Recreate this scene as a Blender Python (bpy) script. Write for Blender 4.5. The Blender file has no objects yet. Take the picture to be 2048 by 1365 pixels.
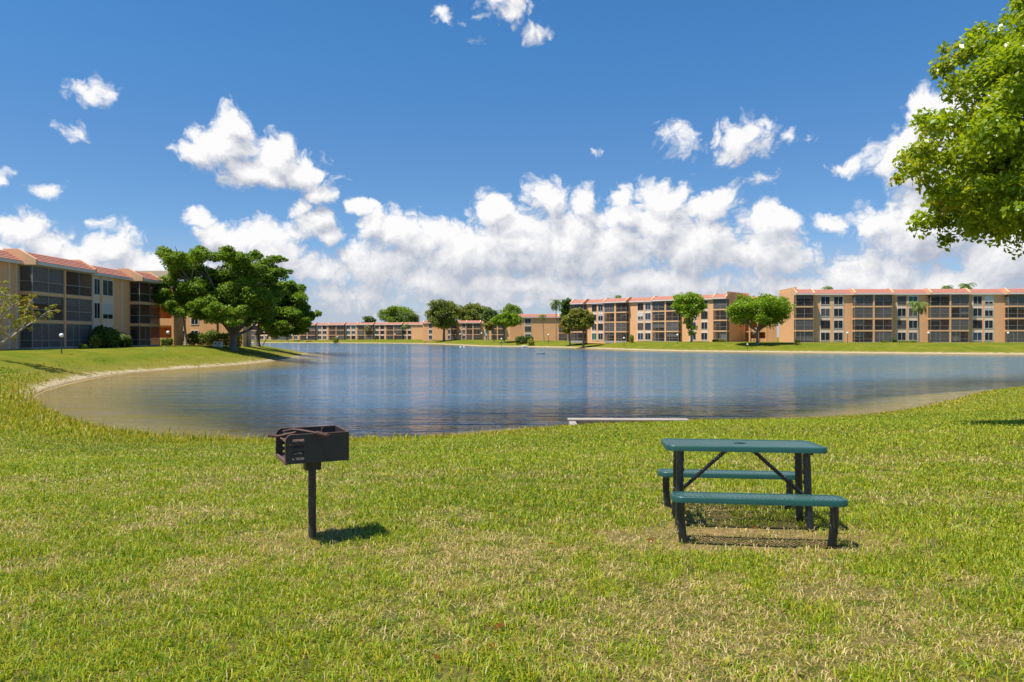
import bpy, bmesh, math, random
import numpy as np
from mathutils import Vector, Matrix

R = math.radians
F = 1500.0                       # focal length of the view in 2048-px units, used to size things
scene = bpy.context.scene
COL = scene.collection

# ------------------------------------------------------------------ camera
cam_d = bpy.data.cameras.new('camera')
cam_d.sensor_width = 36.0
cam_d.lens = 36.0 * F / 2048.0
cam_d.clip_start = 0.05
cam_d.clip_end = 20000.0
cam = bpy.data.objects.new('camera', cam_d)
COL.objects.link(cam)
cam.location = (0, 0, 1.65)
cam.rotation_euler = (R(90) - math.atan(7.5 / F), 0, 0)
scene.camera = cam

# ------------------------------------------------------------------ light and exposure
SUN_EL, SUN_AZ = 67.0, 31.0      # azimuth: degrees from -X towards -Y
scene.view_settings.view_transform = 'Standard'
scene.view_settings.look = 'None'
scene.view_settings.exposure = 0.45
scene.view_settings.gamma = 1.0
scene.cycles.use_denoising = True
scene.cycles.denoiser = 'OPENIMAGEDENOISE'
scene.cycles.denoising_input_passes = 'RGB_ALBEDO_NORMAL'
scene.cycles.denoising_prefilter = 'ACCURATE'
scene.cycles.max_bounces = 8
scene.cycles.transparent_max_bounces = 16
scene.cycles.caustics_reflective = False
scene.cycles.caustics_refractive = False
scene.cycles.sample_clamp_indirect = 6.0

sun_dir = Vector((-math.cos(R(SUN_EL)) * math.cos(R(SUN_AZ)), -math.cos(R(SUN_EL)) * math.sin(R(SUN_AZ)), math.sin(R(SUN_EL))))
sd = bpy.data.lights.new('sun', 'SUN')
sd.energy = 4.9
sd.angle = R(0.53)
sd.color = (1.0, 0.955, 0.88)
sun = bpy.data.objects.new('sun', sd)
COL.objects.link(sun)
sun.location = (-20, -10, 60)
sun.rotation_euler = sun_dir.to_track_quat('Z', 'Y').to_euler()


class NT:
    """small node-tree helper"""
    def __init__(self, tree):
        self.t = tree
        self.n = tree.nodes
        self.l = tree.links

    def new(self, typ, **kw):
        nd = self.n.new(typ)
        for k, v in kw.items():
            setattr(nd, k, v)
        return nd

    def put(self, sock, v):
        if isinstance(v, bpy.types.NodeSocket):
            self.l.new(v, sock)
        elif v is not None:
            sock.default_value = v

    def math(self, op, a, b=None, c=None, clamp=False):
        nd = self.new('ShaderNodeMath', operation=op)
        nd.use_clamp = clamp
        for i, v in enumerate((a, b, c)):
            self.put(nd.inputs[i], v)
        return nd.outputs[0]

    def vec(self, op, a, b=None):
        nd = self.new('ShaderNodeVectorMath', operation=op)
        self.put(nd.inputs[0], a)
        if b is not None:
            self.put(nd.inputs[1], b)
        return nd.outputs['Value'] if op in ('LENGTH', 'DOT_PRODUCT', 'DISTANCE') else nd.outputs[0]

    def mix(self, f, a, b, blend='MIX'):
        nd = self.new('ShaderNodeMix', data_type='RGBA', blend_type=blend)
        self.put(nd.inputs[0], f)
        self.put(nd.inputs[6], a if not isinstance(a, tuple) else (*a[:3], 1))
        self.put(nd.inputs[7], b if not isinstance(b, tuple) else (*b[:3], 1))
        return nd.outputs[2]

    def ramp(self, f, lo, hi, smooth=True):
        nd = self.new('ShaderNodeMapRange')
        nd.interpolation_type = 'SMOOTHSTEP' if smooth else 'LINEAR'
        self.put(nd.inputs[0], f)
        self.put(nd.inputs[1], lo)
        self.put(nd.inputs[2], hi)
        return nd.outputs[0]

    def noise(self, vec, scale, detail=4, rough=0.5, color=False, lac=2.0, flat=False):
        nd = self.new('ShaderNodeTexNoise', noise_dimensions='2D' if flat else '3D')
        self.put(nd.inputs['Vector'], vec)
        nd.inputs['Scale'].default_value = scale
        nd.inputs['Detail'].default_value = detail
        nd.inputs['Roughness'].default_value = rough
        nd.inputs['Lacunarity'].default_value = lac
        return nd.outputs['Color' if color else 'Fac']


# ------------------------------------------------------------------ sky with fair-weather cumulus
world = bpy.data.worlds.new('World')
scene.world = world
world.use_nodes = True
W = NT(world.node_tree)
W.n.clear()
SKY_STRENGTH = 0.105

# cumulus, as directions: (azimuth px, height px, half width, half height, weight) around the view axis
CLOUDS = [
    # the single big cloud at the left and the small puffs round it
    (470, 255, 44, 48, 1), (452, 300, 92, 46, 1), (395, 305, 60, 24, .8), (548, 322, 72, 56, 1), (592, 352, 78, 48, 1), (640, 388, 48, 22, .9), (520, 352, 96, 40, 1),
    (193, 190, 40, 28, 0.58), (157, 268, 33, 23, 0.48), (80, 373, 38, 20, 0.52), (0, 354, 33, 23, 0.54), (205, 448, 36, 20, .45), (690, 355, 26, 10, .35),
    # left bank
    (40, 460, 78, 46, .9), (95, 495, 80, 36, .9), (225, 498, 66, 46, .95), (290, 528, 70, 44, .95), (0, 510, 90, 40, .9), (160, 530, 80, 36, .85), (250, 565, 140, 44, .8), (60, 560, 150, 36, .6),
    # broken heads left of the middle
    (396, 436, 30, 26, .8), (425, 465, 40, 30, .85), (492, 478, 80, 50, 1), (548, 500, 70, 54, .95), (480, 535, 90, 40, .7), (598, 415, 34, 28, .9), (630, 448, 54, 40, .95), (660, 478, 36, 28, .9),
    (590, 525, 60, 34, .55), (640, 545, 110, 44, .7), (728, 420, 30, 24, .85), (758, 455, 46, 44, .95), (800, 470, 70, 56, .95), (760, 530, 110, 56, .8), (690, 590, 170, 40, .55),
    # the great bank
    (868, 480, 72, 54, .95), (985, 425, 52, 46, 1), (1085, 398, 58, 54, 1), (1160, 408, 44, 54, 1), (930, 510, 130, 80, 1), (1030, 490, 150, 84, 1.05), (1130, 480, 120, 90, 1.05), (850, 570, 160, 50, .65),
    (1245, 440, 54, 44, 1), (1255, 400, 30, 30, .95), (1215, 500, 110, 70, 1), (1310, 470, 96, 70, 1), (1340, 412, 70, 50, .85), (1430, 412, 78, 36, .8), (1400, 500, 140, 70, 1), (1548, 455, 58, 48, .95), (1545, 515, 90, 66, 1),
    (1050, 575, 260, 60, .75), (1320, 575, 260, 56, .75), (1560, 580, 190, 50, .7), (1655, 443, 48, 24, .65), (1700, 520, 70, 30, .6),
    # the tower at the right
    (1855, 205, 56, 46, 1), (1800, 300, 70, 54, .95), (1850, 320, 90, 90, 1), (1700, 326, 44, 12, .45), (1745, 440, 52, 42, .85), (1860, 460, 140, 80, 1.05), (1920, 390, 140, 130, 1.05), (2020, 500, 150, 90, 1.05),
    (1950, 250, 100, 100, 1), (1730, 560, 160, 56, .9), (1900, 580, 200, 60, .95), (2150, 400, 140, 190, 1), (2120, 590, 160, 60, .9),
    # high scraps
    (1475, 275, 75, 47, 0.62), (1362, 282, 42, 36, 0.54), (1512, 244, 36, 23, 0.54), (1572, 262, 23, 12, 0.44), (1522, 362, 38, 23, 0.52), (1185, 302, 20, 9, .3), (1610, 270, 20, 14, .3),
    (1012, 14, 77, 42, 0.54), (902, 40, 25, 20, 0.48), (1062, 64, 40, 18, 0.44),
    # outside the picture
    (-260, 420, 160, 60, .9), (-420, 520, 240, 70, .9), (2500, 480, 260, 90, .9), (2700, 300, 120, 60, .9),
]


def cloud_group():
    g = bpy.data.node_groups.new('cumulus', 'ShaderNodeTree')
    g.interface.new_socket('Vector', in_out='INPUT', socket_type='NodeSocketVector')
    g.interface.new_socket('Field', in_out='OUTPUT', socket_type='NodeSocketFloat')
    g.interface.new_socket('Smooth', in_out='OUTPUT', socket_type='NodeSocketFloat')
    G = NT(g)
    gi = G.new('NodeGroupInput')
    go = G.new('NodeGroupOutput')
    p = gi.outputs[0]
    w1 = G.vec('SUBTRACT', G.noise(p, 9.0, 3, 0.5, True, flat=True), (0.5, 0.5, 0.5))
    w2 = G.vec('SUBTRACT', G.noise(p, 40.0, 3, 0.55, True, flat=True), (0.5, 0.5, 0.5))
    q = G.vec('ADD', p, G.vec('MULTIPLY', w1, (0.05, 0.035, 0)))
    q = G.vec('ADD', q, G.vec('MULTIPLY', w2, (0.018, 0.016, 0)))
    f = None
    for (cx, cy, rx, ry, wt) in CLOUDS:
        u = math.atan((cx - 1024) / F)
        v = math.atan((675 - cy) / F * math.cos(u))
        k = math.cos(u)
        su, sv = rx / F * k * k, ry / F * k
        d = G.vec('LENGTH', G.vec('MULTIPLY', G.vec('SUBTRACT', q, (u, v, 0)), (1 / su, 1 / sv, 0)))
        e = G.math('MULTIPLY', G.math('SUBTRACT', 1.0, d), wt)
        if f is None:
            f = e
        else:
            nd = G.new('ShaderNodeMath', operation='SMOOTH_MAX')
            G.put(nd.inputs[0], f)
            G.put(nd.inputs[1], e)
            nd.inputs[2].default_value = 0.16
            f = nd.outputs[0]
    f = G.math('MAXIMUM', f, -1.5)
    # cauliflower relief: folded noise at four sizes, round heads and sharp creases
    b = None
    for sc, am in ((17.0, CB[0]), (36.0, CB[1]), (77.0, CB[2]), (160.0, CB[3])):
        n = G.noise(G.vec('ADD', q, (sc * 0.013, sc * 0.007, 0)), sc, 1, 0.5, flat=True)
        a = G.math('ABSOLUTE', G.math('SUBTRACT', G.math('MULTIPLY', n, 2.0), 1.0))
        a = G.math('MULTIPLY', G.math('SUBTRACT', a, 0.2), am)
        b = a if b is None else G.math('ADD', b, a)
    n1 = G.math('MULTIPLY', G.math('SUBTRACT', G.noise(p, 30.0, 8, 0.62, flat=True), 0.5), CB[4])
    n0 = G.math('MULTIPLY', G.math('SUBTRACT', G.noise(p, 9.0, 2, 0.5, flat=True), 0.5), 0.35)
    s = G.math('ADD', f, n0)
    G.l.new(G.math('ADD', G.math('ADD', s, n1), b), go.inputs[0])
    G.l.new(s, go.inputs[1])
    return g


CB = (0.55, 0.46, 0.30, 0.15, 0.48)
tc = W.new('ShaderNodeTexCoord')
sep = W.new('ShaderNodeSeparateXYZ')
W.l.new(tc.outputs['Generated'], sep.inputs[0])
az = W.math('ARCTAN2', sep.outputs[0], sep.outputs[1])
el = W.math('ARCSINE', sep.outputs[2])
comb = W.new('ShaderNodeCombineXYZ')
W.l.new(az, comb.inputs[0])
W.l.new(el, comb.inputs[1])
P = comb.outputs[0]
grp = cloud_group()
ga = W.new('ShaderNodeGroup', node_tree=grp)
W.l.new(P, ga.inputs[0])
gb = W.new('ShaderNodeGroup', node_tree=grp)
W.l.new(W.vec('ADD', P, (-0.007, 0.017, 0)), gb.inputs[0])
FA, FB, SA, SB = ga.outputs[0], gb.outputs[0], ga.outputs[1], gb.outputs[1]
gc = W.new('ShaderNodeGroup', node_tree=grp)
W.l.new(W.vec('ADD', P, (-0.012, 0.040, 0)), gc.inputs[0])
SC = gc.outputs[1]
dens = W.ramp(W.math('ADD', FA, 0.06), 0.0, 0.50)
# sunlit heads and shaded bases: small relief plus the big form of each cloud
fine = W.math('MULTIPLY', W.math('MINIMUM', W.math('MAXIMUM', W.math('SUBTRACT', FA, FB), -0.5), 0.6), 0.85)
big = W.math('MULTIPLY', W.math('MINIMUM', W.math('MAXIMUM', W.math('SUBTRACT', SA, SC), -0.7), 0.8), 0.46)
lit = W.math('ADD', W.math('ADD', fine, big), 0.53)
low = W.ramp(el, 0.015, 0.17)
lit = W.math('ADD', W.math('MULTIPLY', lit, W.math('ADD', W.math('MULTIPLY', low, 0.45), 0.55)), W.math('MULTIPLY', W.math('SUBTRACT', 1.0, low), 0.12), clamp=True)
cloud_col = W.mix(lit, (0.33, 0.355, 0.425), (0.74, 0.73, 0.725))
sky = W.new('ShaderNodeTexSky', sky_type='NISHITA')
sky.sun_disc = False
sky.sun_elevation = R(SUN_EL)
sky.sun_rotation = math.atan2(sun_dir.x, sun_dir.y)
sky.altitude = 0
sky.air_density = 1.0
sky.dust_density = 0.35
sky.ozone_density = 2.2
hs = W.new('ShaderNodeHueSaturation')
hs.inputs['Hue'].default_value = 0.5
hs.inputs['Saturation'].default_value = 1.12
W.l.new(sky.outputs[0], hs.inputs['Color'])
K = SKY_STRENGTH
tint = W.mix(W.ramp(el, 0.18, 0.40), (K * 0.50, K * 0.685, K * 0.86), (K * 0.44, K * 0.78, K * 0.98))
tint = W.mix(W.ramp(el, 0.0, 0.20), (K * 0.60, K * 0.66, K * 0.92), tint)
skyc = W.vec('MULTIPLY', hs.outputs[0], tint)
veil = W.noise(W.vec('MULTIPLY', P, (6.0, 34.0, 0)), 1.0, 6, 0.6, flat=True)
veil = W.math('MULTIPLY', W.ramp(el, 0.14, 0.03), W.ramp(veil, 0.28, 0.60))
skyc = W.mix(W.math('MULTIPLY', veil, 0.85), skyc, (0.35, 0.40, 0.485))
col = W.mix(W.math('MULTIPLY', dens, 0.97), skyc, cloud_col)
bg = W.new('ShaderNodeBackground')
W.l.new(col, bg.inputs['Color'])
bg.inputs['Strength'].default_value = 1.0
wo = W.new('ShaderNodeOutputWorld')
W.l.new(bg.outputs[0], wo.inputs[0])
world.cycles.sampling_method = 'MANUAL'
world.cycles.sample_map_resolution = 512


# ------------------------------------------------------------------ helpers
def tag(o, label=None, cat=None, group=None, kind=None):
    if label:
        o['label'] = label
    if cat:
        o['category'] = cat
    if group:
        o['group'] = group
    if kind:
        o['kind'] = kind
    return o


def empty(name, loc, rz=0.0, label=None, cat=None, group=None):
    o = bpy.data.objects.new(name, None)
    o.empty_display_size = 0.2
    COL.objects.link(o)
    o.location = loc
    o.rotation_euler = (0, 0, rz)
    return tag(o, label, cat, group)


def copy_tree(o, parent=None):
    c = o.copy()
    COL.objects.link(c)
    c.parent = parent
    for ch in list(o.children):
        copy_tree(ch, c)
    return c


class MB:
    def __init__(self):
        self.v, self.f = [], []

    def box(self, x0, x1, y0, y1, z0, z1):
        n = len(self.v)
        self.v += [(x0, y0, z0), (x1, y0, z0), (x1, y1, z0), (x0, y1, z0), (x0, y0, z1), (x1, y0, z1), (x1, y1, z1), (x0, y1, z1)]
        self.f += [tuple(n + i for i in q) for q in ((3, 2, 1, 0), (4, 5, 6, 7), (0, 1, 5, 4), (1, 2, 6, 5), (2, 3, 7, 6), (3, 0, 4, 7))]
        return self

    def prism_x(self, poly, x0, x1):
        """polygon in (y, z), counter-clockwise seen from +x, extruded along x"""
        n, k = len(self.v), len(poly)
        self.v += [(x0, y, z) for y, z in poly] + [(x1, y, z) for y, z in poly]
        self.f.append(tuple(n + i for i in reversed(range(k))))
        self.f.append(tuple(n + k + i for i in range(k)))
        for i in range(k):
            j = (i + 1) % k
            self.f.append((n + i, n + j, n + k + j, n + k + i))
        return self

    def prism_z(self, poly, z0, z1):
        n, k = len(self.v), len(poly)
        self.v += [(x, y, z0) for x, y in poly] + [(x, y, z1) for x, y in poly]
        self.f.append(tuple(n + i for i in reversed(range(k))))
        self.f.append(tuple(n + k + i for i in range(k)))
        for i in range(k):
            j = (i + 1) % k
            self.f.append((n + i, n + j, n + k + j, n + k + i))
        return self

    def tube(self, pts, rad, n=8, cap=True):
        pts = [Vector(p) for p in pts]
        if not hasattr(rad, '__len__'):
            rad = [rad] * len(pts)
        base = len(self.v)
        ref = None
        for i, p in enumerate(pts):
            t = (pts[min(i + 1, len(pts) - 1)] - pts[max(i - 1, 0)]).normalized()
            if ref is None:
                ref = Vector((0, 0, 1)) if abs(t.z) < 0.9 else Vector((1, 0, 0))
            a = (ref - t * ref.dot(t))
            if a.length < 1e-4:
                a = t.orthogonal()
            a.normalize()
            ref = a
            b = t.cross(a)
            for k in range(n):
                an = 2 * math.pi * k / n
                self.v.append(tuple(p + (a * math.cos(an) + b * math.sin(an)) * rad[i]))
        for i in range(len(pts) - 1):
            for k in range(n):
                k2 = (k + 1) % n
                self.f.append((base + i * n + k, base + i * n + k2, base + (i + 1) * n + k2, base + (i + 1) * n + k))
        if cap:
            self.f.append(tuple(base + k for k in reversed(range(n))))
            self.f.append(tuple(base + (len(pts) - 1) * n + k for k in range(n)))
        return self

    def lathe(self, prof, n=16, c=(0, 0, 0)):
        base = len(self.v)
        for r, z in prof:
            for k in range(n):
                a = 2 * math.pi * k / n
                self.v.append((c[0] + r * math.cos(a), c[1] + r * math.sin(a), c[2] + z))
        for i in range(len(prof) - 1):
            for k in range(n):
                k2 = (k + 1) % n
                self.f.append((base + i * n + k, base + i * n + k2, base + (i + 1) * n + k2, base + (i + 1) * n + k))
        self.f.append(tuple(base + k for k in reversed(range(n))))
        self.f.append(tuple(base + (len(prof) - 1) * n + k for k in range(n)))
        return self

    def build(self, name, mat, parent=None, smooth=False):
        me = bpy.data.meshes.new(name)
        me.from_pydata(self.v, [], self.f)
        me.materials.append(mat)
        if smooth:
            me.polygons.foreach_set('use_smooth', [True] * len(me.polygons))
            try:
                me.set_sharp_from_angle(angle=R(40))
            except Exception:
                pass
        me.update()
        o = bpy.data.objects.new(name, me)
        COL.objects.link(o)
        o.parent = parent
        return o


def np_mesh(name, verts, faces_flat, loop_tot, mat, parent=None, attrs=None, smooth=False):
    """verts (N,3); faces_flat: flat loop vertex indices; loop_tot: loops per polygon"""
    me = bpy.data.meshes.new(name)
    me.vertices.add(len(verts))
    me.vertices.foreach_set('co', np.ascontiguousarray(verts, dtype=np.float32).ravel())
    me.loops.add(len(faces_flat))
    me.loops.foreach_set('vertex_index', np.ascontiguousarray(faces_flat, dtype=np.int32))
    me.polygons.add(len(loop_tot))
    st = np.concatenate(([0], np.cumsum(loop_tot)[:-1])).astype(np.int32)
    me.polygons.foreach_set('loop_start', st)
    if smooth:
        me.polygons.foreach_set('use_smooth', np.ones(len(loop_tot), dtype=bool))
    for an, (typ, data) in (attrs or {}).items():
        a = me.attributes.new(an, typ, 'POINT')
        a.data.foreach_set('color' if typ == 'FLOAT_COLOR' else 'value', np.ascontiguousarray(data, dtype=np.float32).ravel())
    me.materials.append(mat)
    me.update(calc_edges=True)
    me.validate()
    o = bpy.data.objects.new(name, me)
    COL.objects.link(o)
    o.parent = parent
    return o


def vnoise(x, y, seed=0):
    """value noise 0..1 on numpy arrays"""
    xi, yi = np.floor(x).astype(np.int64), np.floor(y).astype(np.int64)
    xf, yf = x - xi, y - yi
    xf, yf = xf * xf * (3 - 2 * xf), yf * yf * (3 - 2 * yf)

    def h(a, b):
        n = (a * 374761393 + b * 668265263 + seed * 974634777) & 0x7fffffff
        n = ((n ^ (n >> 13)) * 1274126177) & 0x7fffffff
        return ((n ^ (n >> 16)) & 0xffff) / 65535.0
    return (h(xi, yi) * (1 - xf) + h(xi + 1, yi) * xf) * (1 - yf) + (h(xi, yi + 1) * (1 - xf) + h(xi + 1, yi + 1) * xf) * yf


def fbm(x, y, seed=0, octs=4):
    s, a, t = 0, 1.0, 0
    for o in range(octs):
        s = s + a * vnoise(x * 2 ** o, y * 2 ** o, seed + o * 17)
        t += a
        a *= 0.5
    return s / t


# ------------------------------------------------------------------ materials
def mat_new(name):
    m = bpy.data.materials.new(name)
    m.use_nodes = True
    t = NT(m.node_tree)
    t.n.clear()
    out = t.new('ShaderNodeOutputMaterial')
    return m, t, out


def simple(name, colr, rough=0.7, var=0.12, scale=3.0, metal=0.0, bump=0.0, bscale=40.0, col2=None, spec=0.5, thr=(0.45, 0.7), coat=0.0):
    m, t, out = mat_new(name)
    b = t.new('ShaderNodeBsdfPrincipled')
    tcn = t.new('ShaderNodeTexCoord')
    v = tcn.outputs['Object']
    n = t.noise(v, scale, 5, 0.6)
    dark = tuple(c * (1 - var) for c in colr)
    lite = tuple(min(1, c * (1 + var)) for c in colr)
    c = t.mix(n, dark, lite)
    if col2:
        n2 = t.noise(v, scale * 2.3, 6, 0.65)
        c = t.mix(t.ramp(n2, thr[0], thr[1]), c, col2)
    t.put(b.inputs['Base Color'], c)
    b.inputs['Roughness'].default_value = rough
    b.inputs['Metallic'].default_value = metal
    b.inputs['Specular IOR Level'].default_value = spec
    if coat:
        b.inputs['Coat Weight'].default_value = coat
        b.inputs['Coat Roughness'].default_value = 0.15
    if bump:
        bn = t.new('ShaderNodeBump')
        bn.inputs['Strength'].default_value = bump
        bn.inputs['Distance'].default_value = 0.01
        t.put(bn.inputs['Height'], t.noise(v, bscale, 4, 0.6))
        t.put(b.inputs['Normal'], bn.outputs[0])
    t.l.new(b.outputs[0], out.inputs[0])
    return m


def wall_mat(name, colr):
    """rough stucco with faint rain streaks"""
    m, t, out = mat_new(name)
    b = t.new('ShaderNodeBsdfPrincipled')
    v = t.new('ShaderNodeTexCoord').outputs['Object']
    n = t.noise(v, 0.5, 5, 0.6)
    c = t.mix(n, tuple(k * 0.9 for k in colr), tuple(k * 1.08 for k in colr))
    st = t.noise(t.vec('MULTIPLY', v, (1.6, 1.6, 0.12)), 1.5, 5, 0.65)
    c = t.mix(t.math('MULTIPLY', t.ramp(st, 0.52, 0.8), 0.35), c, tuple(k * 0.6 for k in colr))
    t.put(b.inputs['Base Color'], c)
    b.inputs['Roughness'].default_value = 0.9
    b.inputs['Specular IOR Level'].default_value = 0.2
    bn = t.new('ShaderNodeBump')
    bn.inputs['Strength'].default_value = 0.3
    bn.inputs['Distance'].default_value = 0.02
    t.put(bn.inputs['Height'], t.noise(v, 12, 4, 0.6))
    t.put(b.inputs['Normal'], bn.outputs[0])
    t.l.new(b.outputs[0], out.inputs[0])
    return m


def leaf_mat(name, c1, c2, c3=None, trans=0.35, rough=0.5, spec=0.4):
    m, t, out = mat_new(name)
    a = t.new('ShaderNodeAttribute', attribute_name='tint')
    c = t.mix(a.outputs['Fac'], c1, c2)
    if c3:
        v = t.new('ShaderNodeTexCoord').outputs['Object']
        n = t.noise(v, 0.6, 3, 0.5)
        c = t.mix(t.math('MULTIPLY', t.ramp(n, 0.5, 0.7), t.ramp(a.outputs['Fac'], 0.3, 0.8)), c, c3)
    b = t.new('ShaderNodeBsdfPrincipled')
    t.put(b.inputs['Base Color'], c)
    b.inputs['Roughness'].default_value = rough
    b.inputs['Specular IOR Level'].default_value = spec
    tr = t.new('ShaderNodeBsdfTranslucent')
    t.put(tr.inputs['Color'], t.mix(1.0, c, (1.25, 1.2, 0.5), 'MULTIPLY'))
    mx = t.new('ShaderNodeMixShader')
    mx.inputs[0].default_value = trans
    t.l.new(b.outputs[0], mx.inputs[1])
    t.l.new(tr.outputs[0], mx.inputs[2])
    t.l.new(mx.outputs[0], out.inputs[0])
    return m


M = {}
M['wall'] = wall_mat('tan stucco', (0.85, 0.45, 0.215))
M['cheek'] = wall_mat('peach cheek stucco', (0.80, 0.48, 0.26))  # roof cheeks: slightly paler peach tint than the tan walls
M['wall_pale'] = wall_mat('pale stucco', (0.80, 0.60, 0.44))
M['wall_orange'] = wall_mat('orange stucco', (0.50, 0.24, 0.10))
M['fascia'] = simple('painted fascia', (0.74, 0.66, 0.58), 0.7, 0.1, 1.0)
M['slab'] = simple('balcony slab', (0.78, 0.43, 0.19), 0.85, 0.1, 1.0)
M['tile'] = simple('clay tiles', (0.46, 0.18, 0.115), 0.75, 0.25, 2.2, bump=0.6, bscale=9.0, col2=(0.33, 0.12, 0.08), thr=(0.5, 0.75))
M['alu'] = simple('screen frame', (0.34, 0.31, 0.26), 0.5, 0.1, 2.0)
M['bronze'] = simple('railing bronze', (0.15, 0.09, 0.065), 0.55, 0.15, 2.0)
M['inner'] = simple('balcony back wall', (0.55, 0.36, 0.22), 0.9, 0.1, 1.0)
M['white'] = simple('white frame', (0.72, 0.70, 0.66), 0.5, 0.06, 2.0)
M['blind'] = simple('blind', (0.55, 0.51, 0.47), 0.8, 0.15, 0.6)
M['curtain'] = simple('curtain', (0.62, 0.60, 0.56), 0.85, 0.15, 0.6)
M['bark'] = simple('grey bark', (0.20, 0.16, 0.12), 0.9, 0.35, 2.0, bump=0.8, bscale=10)
M['bark_pale'] = simple('pale bark', (0.36, 0.30, 0.24), 0.9, 0.3, 3.0, bump=0.6, bscale=14)
M['palm_bark'] = simple('palm bark', (0.30, 0.24, 0.18), 0.9, 0.25, 2.5, bump=0.6, bscale=8)
M['globe'] = simple('white globe', (0.86, 0.84, 0.80), 0.25, 0.03, 3.0)
M['post_dark'] = simple('dark post', (0.06, 0.05, 0.04), 0.5, 0.2, 4.0)
M['concrete'] = simple('concrete', (0.36, 0.32, 0.28), 0.9, 0.15, 3.0, bump=0.5, bscale=30, col2=(0.20, 0.175, 0.15), thr=(0.5, 0.8))
M['white_paint'] = simple('white paint', (0.8, 0.79, 0.76), 0.5, 0.05, 3.0)
M['yellow_paint'] = simple('yellow hull', (0.75, 0.45, 0.03), 0.4, 0.05, 3.0)
M['blackish'] = simple('black vent', (0.02, 0.02, 0.02), 0.7, 0.1, 3.0)
M['rock'] = simple('pale rock', (0.5, 0.46, 0.40), 0.9, 0.3, 2.0)


def glass_mat(name, colr, rough=0.06):
    m, t, out = mat_new(name)
    b = t.new('ShaderNodeBsdfPrincipled')
    v = t.new('ShaderNodeTexCoord').outputs['Object']
    t.put(b.inputs['Base Color'], t.mix(t.noise(v, 0.9, 2, 0.5), tuple(c * 0.5 for c in colr), tuple(c * 1.6 for c in colr)))
    b.inputs['Roughness'].default_value = rough
    b.inputs['Specular IOR Level'].default_value = 0.22
    t.l.new(b.outputs[0], out.inputs[0])
    return m


M['pane'] = glass_mat('dark window', (0.022, 0.024, 0.026))
M['pane_green'] = glass_mat('green window', (0.03, 0.12, 0.10))
M['pane_blue'] = glass_mat('blue window', (0.04, 0.06, 0.10))
M['pane_grey'] = glass_mat('grey window', (0.09, 0.085, 0.08))

# insect screen: fine dark mesh that lets part of the light through
m, t, out = mat_new('insect screen')
d = t.new('ShaderNodeBsdfPrincipled')
d.inputs['Base Color'].default_value = (0.055, 0.046, 0.040, 1)
d.inputs['Roughness'].default_value = 0.6
tr = t.new('ShaderNodeBsdfTransparent')
mx = t.new('ShaderNodeMixShader')
mx.inputs[0].default_value = 0.33
t.l.new(tr.outputs[0], mx.inputs[1])
t.l.new(d.outputs[0], mx.inputs[2])
t.l.new(mx.outputs[0], out.inputs[0])
M['screen'] = m
M['screen_grey'] = m.copy()
M['screen_grey'].name = 'grey insect screen'  # greyer, more opaque screen variant, picked at random per balcony cell
for nd in M['screen_grey'].node_tree.nodes:
    if nd.type == 'BSDF_DIFFUSE' or nd.type == 'BSDF_PRINCIPLED':
        nd.inputs[0].default_value = (0.17, 0.15, 0.135, 1)
    if nd.type == 'MIX_SHADER':
        nd.inputs[0].default_value = 0.5

M['leaf_ficus'] = leaf_mat('ficus leaves', (0.085, 0.165, 0.010), (0.27, 0.38, 0.022), None, 0.4, 0.5, 0.25)
M['leaf_dark'] = leaf_mat('dark leaves', (0.065, 0.12, 0.018), (0.17, 0.25, 0.035), None, 0.38)
M['leaf_bright'] = leaf_mat('bright leaves', (0.12, 0.23, 0.004), (0.34, 0.47, 0.014), None, 0.4)
M['leaf_mid'] = leaf_mat('mid green leaves', (0.12, 0.20, 0.012), (0.28, 0.38, 0.03), None, 0.4)
M['leaf_oak'] = leaf_mat('oak leaves', (0.14, 0.18, 0.025), (0.30, 0.33, 0.055), None, 0.4)
M['leaf_rust'] = leaf_mat('rusty green leaves', (0.15, 0.18, 0.015), (0.32, 0.32, 0.03), (0.38, 0.22, 0.04), 0.4)
M['leaf_gold'] = leaf_mat('yellowing leaves', (0.20, 0.23, 0.02), (0.45, 0.40, 0.03), (0.5, 0.20, 0.03), 0.4)
M['leaf_near'] = leaf_mat('glossy near leaves', (0.15, 0.25, 0.006), (0.50, 0.57, 0.020), (0.52, 0.46, 0.03), 0.52, 0.35, 0.5)
M['leaf_hedge'] = leaf_mat('hedge leaves', (0.08, 0.15, 0.012), (0.27, 0.33, 0.03), None, 0.38)
M['frond'] = leaf_mat('palm fronds', (0.09, 0.15, 0.025), (0.24, 0.31, 0.06), None, 0.38)
M['frond_yellow'] = leaf_mat('yellow fronds', (0.14, 0.16, 0.03), (0.28, 0.26, 0.06), None, 0.3)

# ------------------------------------------------------------------ terrain: one sheet with the lake basin in it
WATER = -1.6


def wpt(px, y):
    d = (1.65 - WATER) * F / (y - 675.0)
    return ((px - 1024) / F * d, d)


shore = [wpt(*p) for p in ((2048, 775), (1900, 803), (1780, 826), (1640, 837), (1500, 841), (1380, 843), (1140, 852), (1000, 865),
                           (850, 877), (600, 883), (450, 883), (300, 874), (200, 858), (120, 834), (78, 810), (66, 797), (98, 780),
                           (160, 763), (250, 748), (350, 740), (450, 733), (520, 727), (560, 720), (590, 714), (606, 708))]
shore += [(-44, 156), (-66, 158), (-100, 172), (-122, 230), (-140, 300), (-192, 440)]
shore += [wpt(*p) for p in ((562, 686.3), (700, 686.8), (848, 688), (920, 691), (960, 693), (1060, 694.5), (1150, 696.5), (1300, 702),
                            (1500, 705), (1700, 707), (2048, 710))]
shore += [(150, 132), (230, 118), (240, 95), (150, 80), (100, 74), (60, 62)]
S = np.array(shore)


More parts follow.
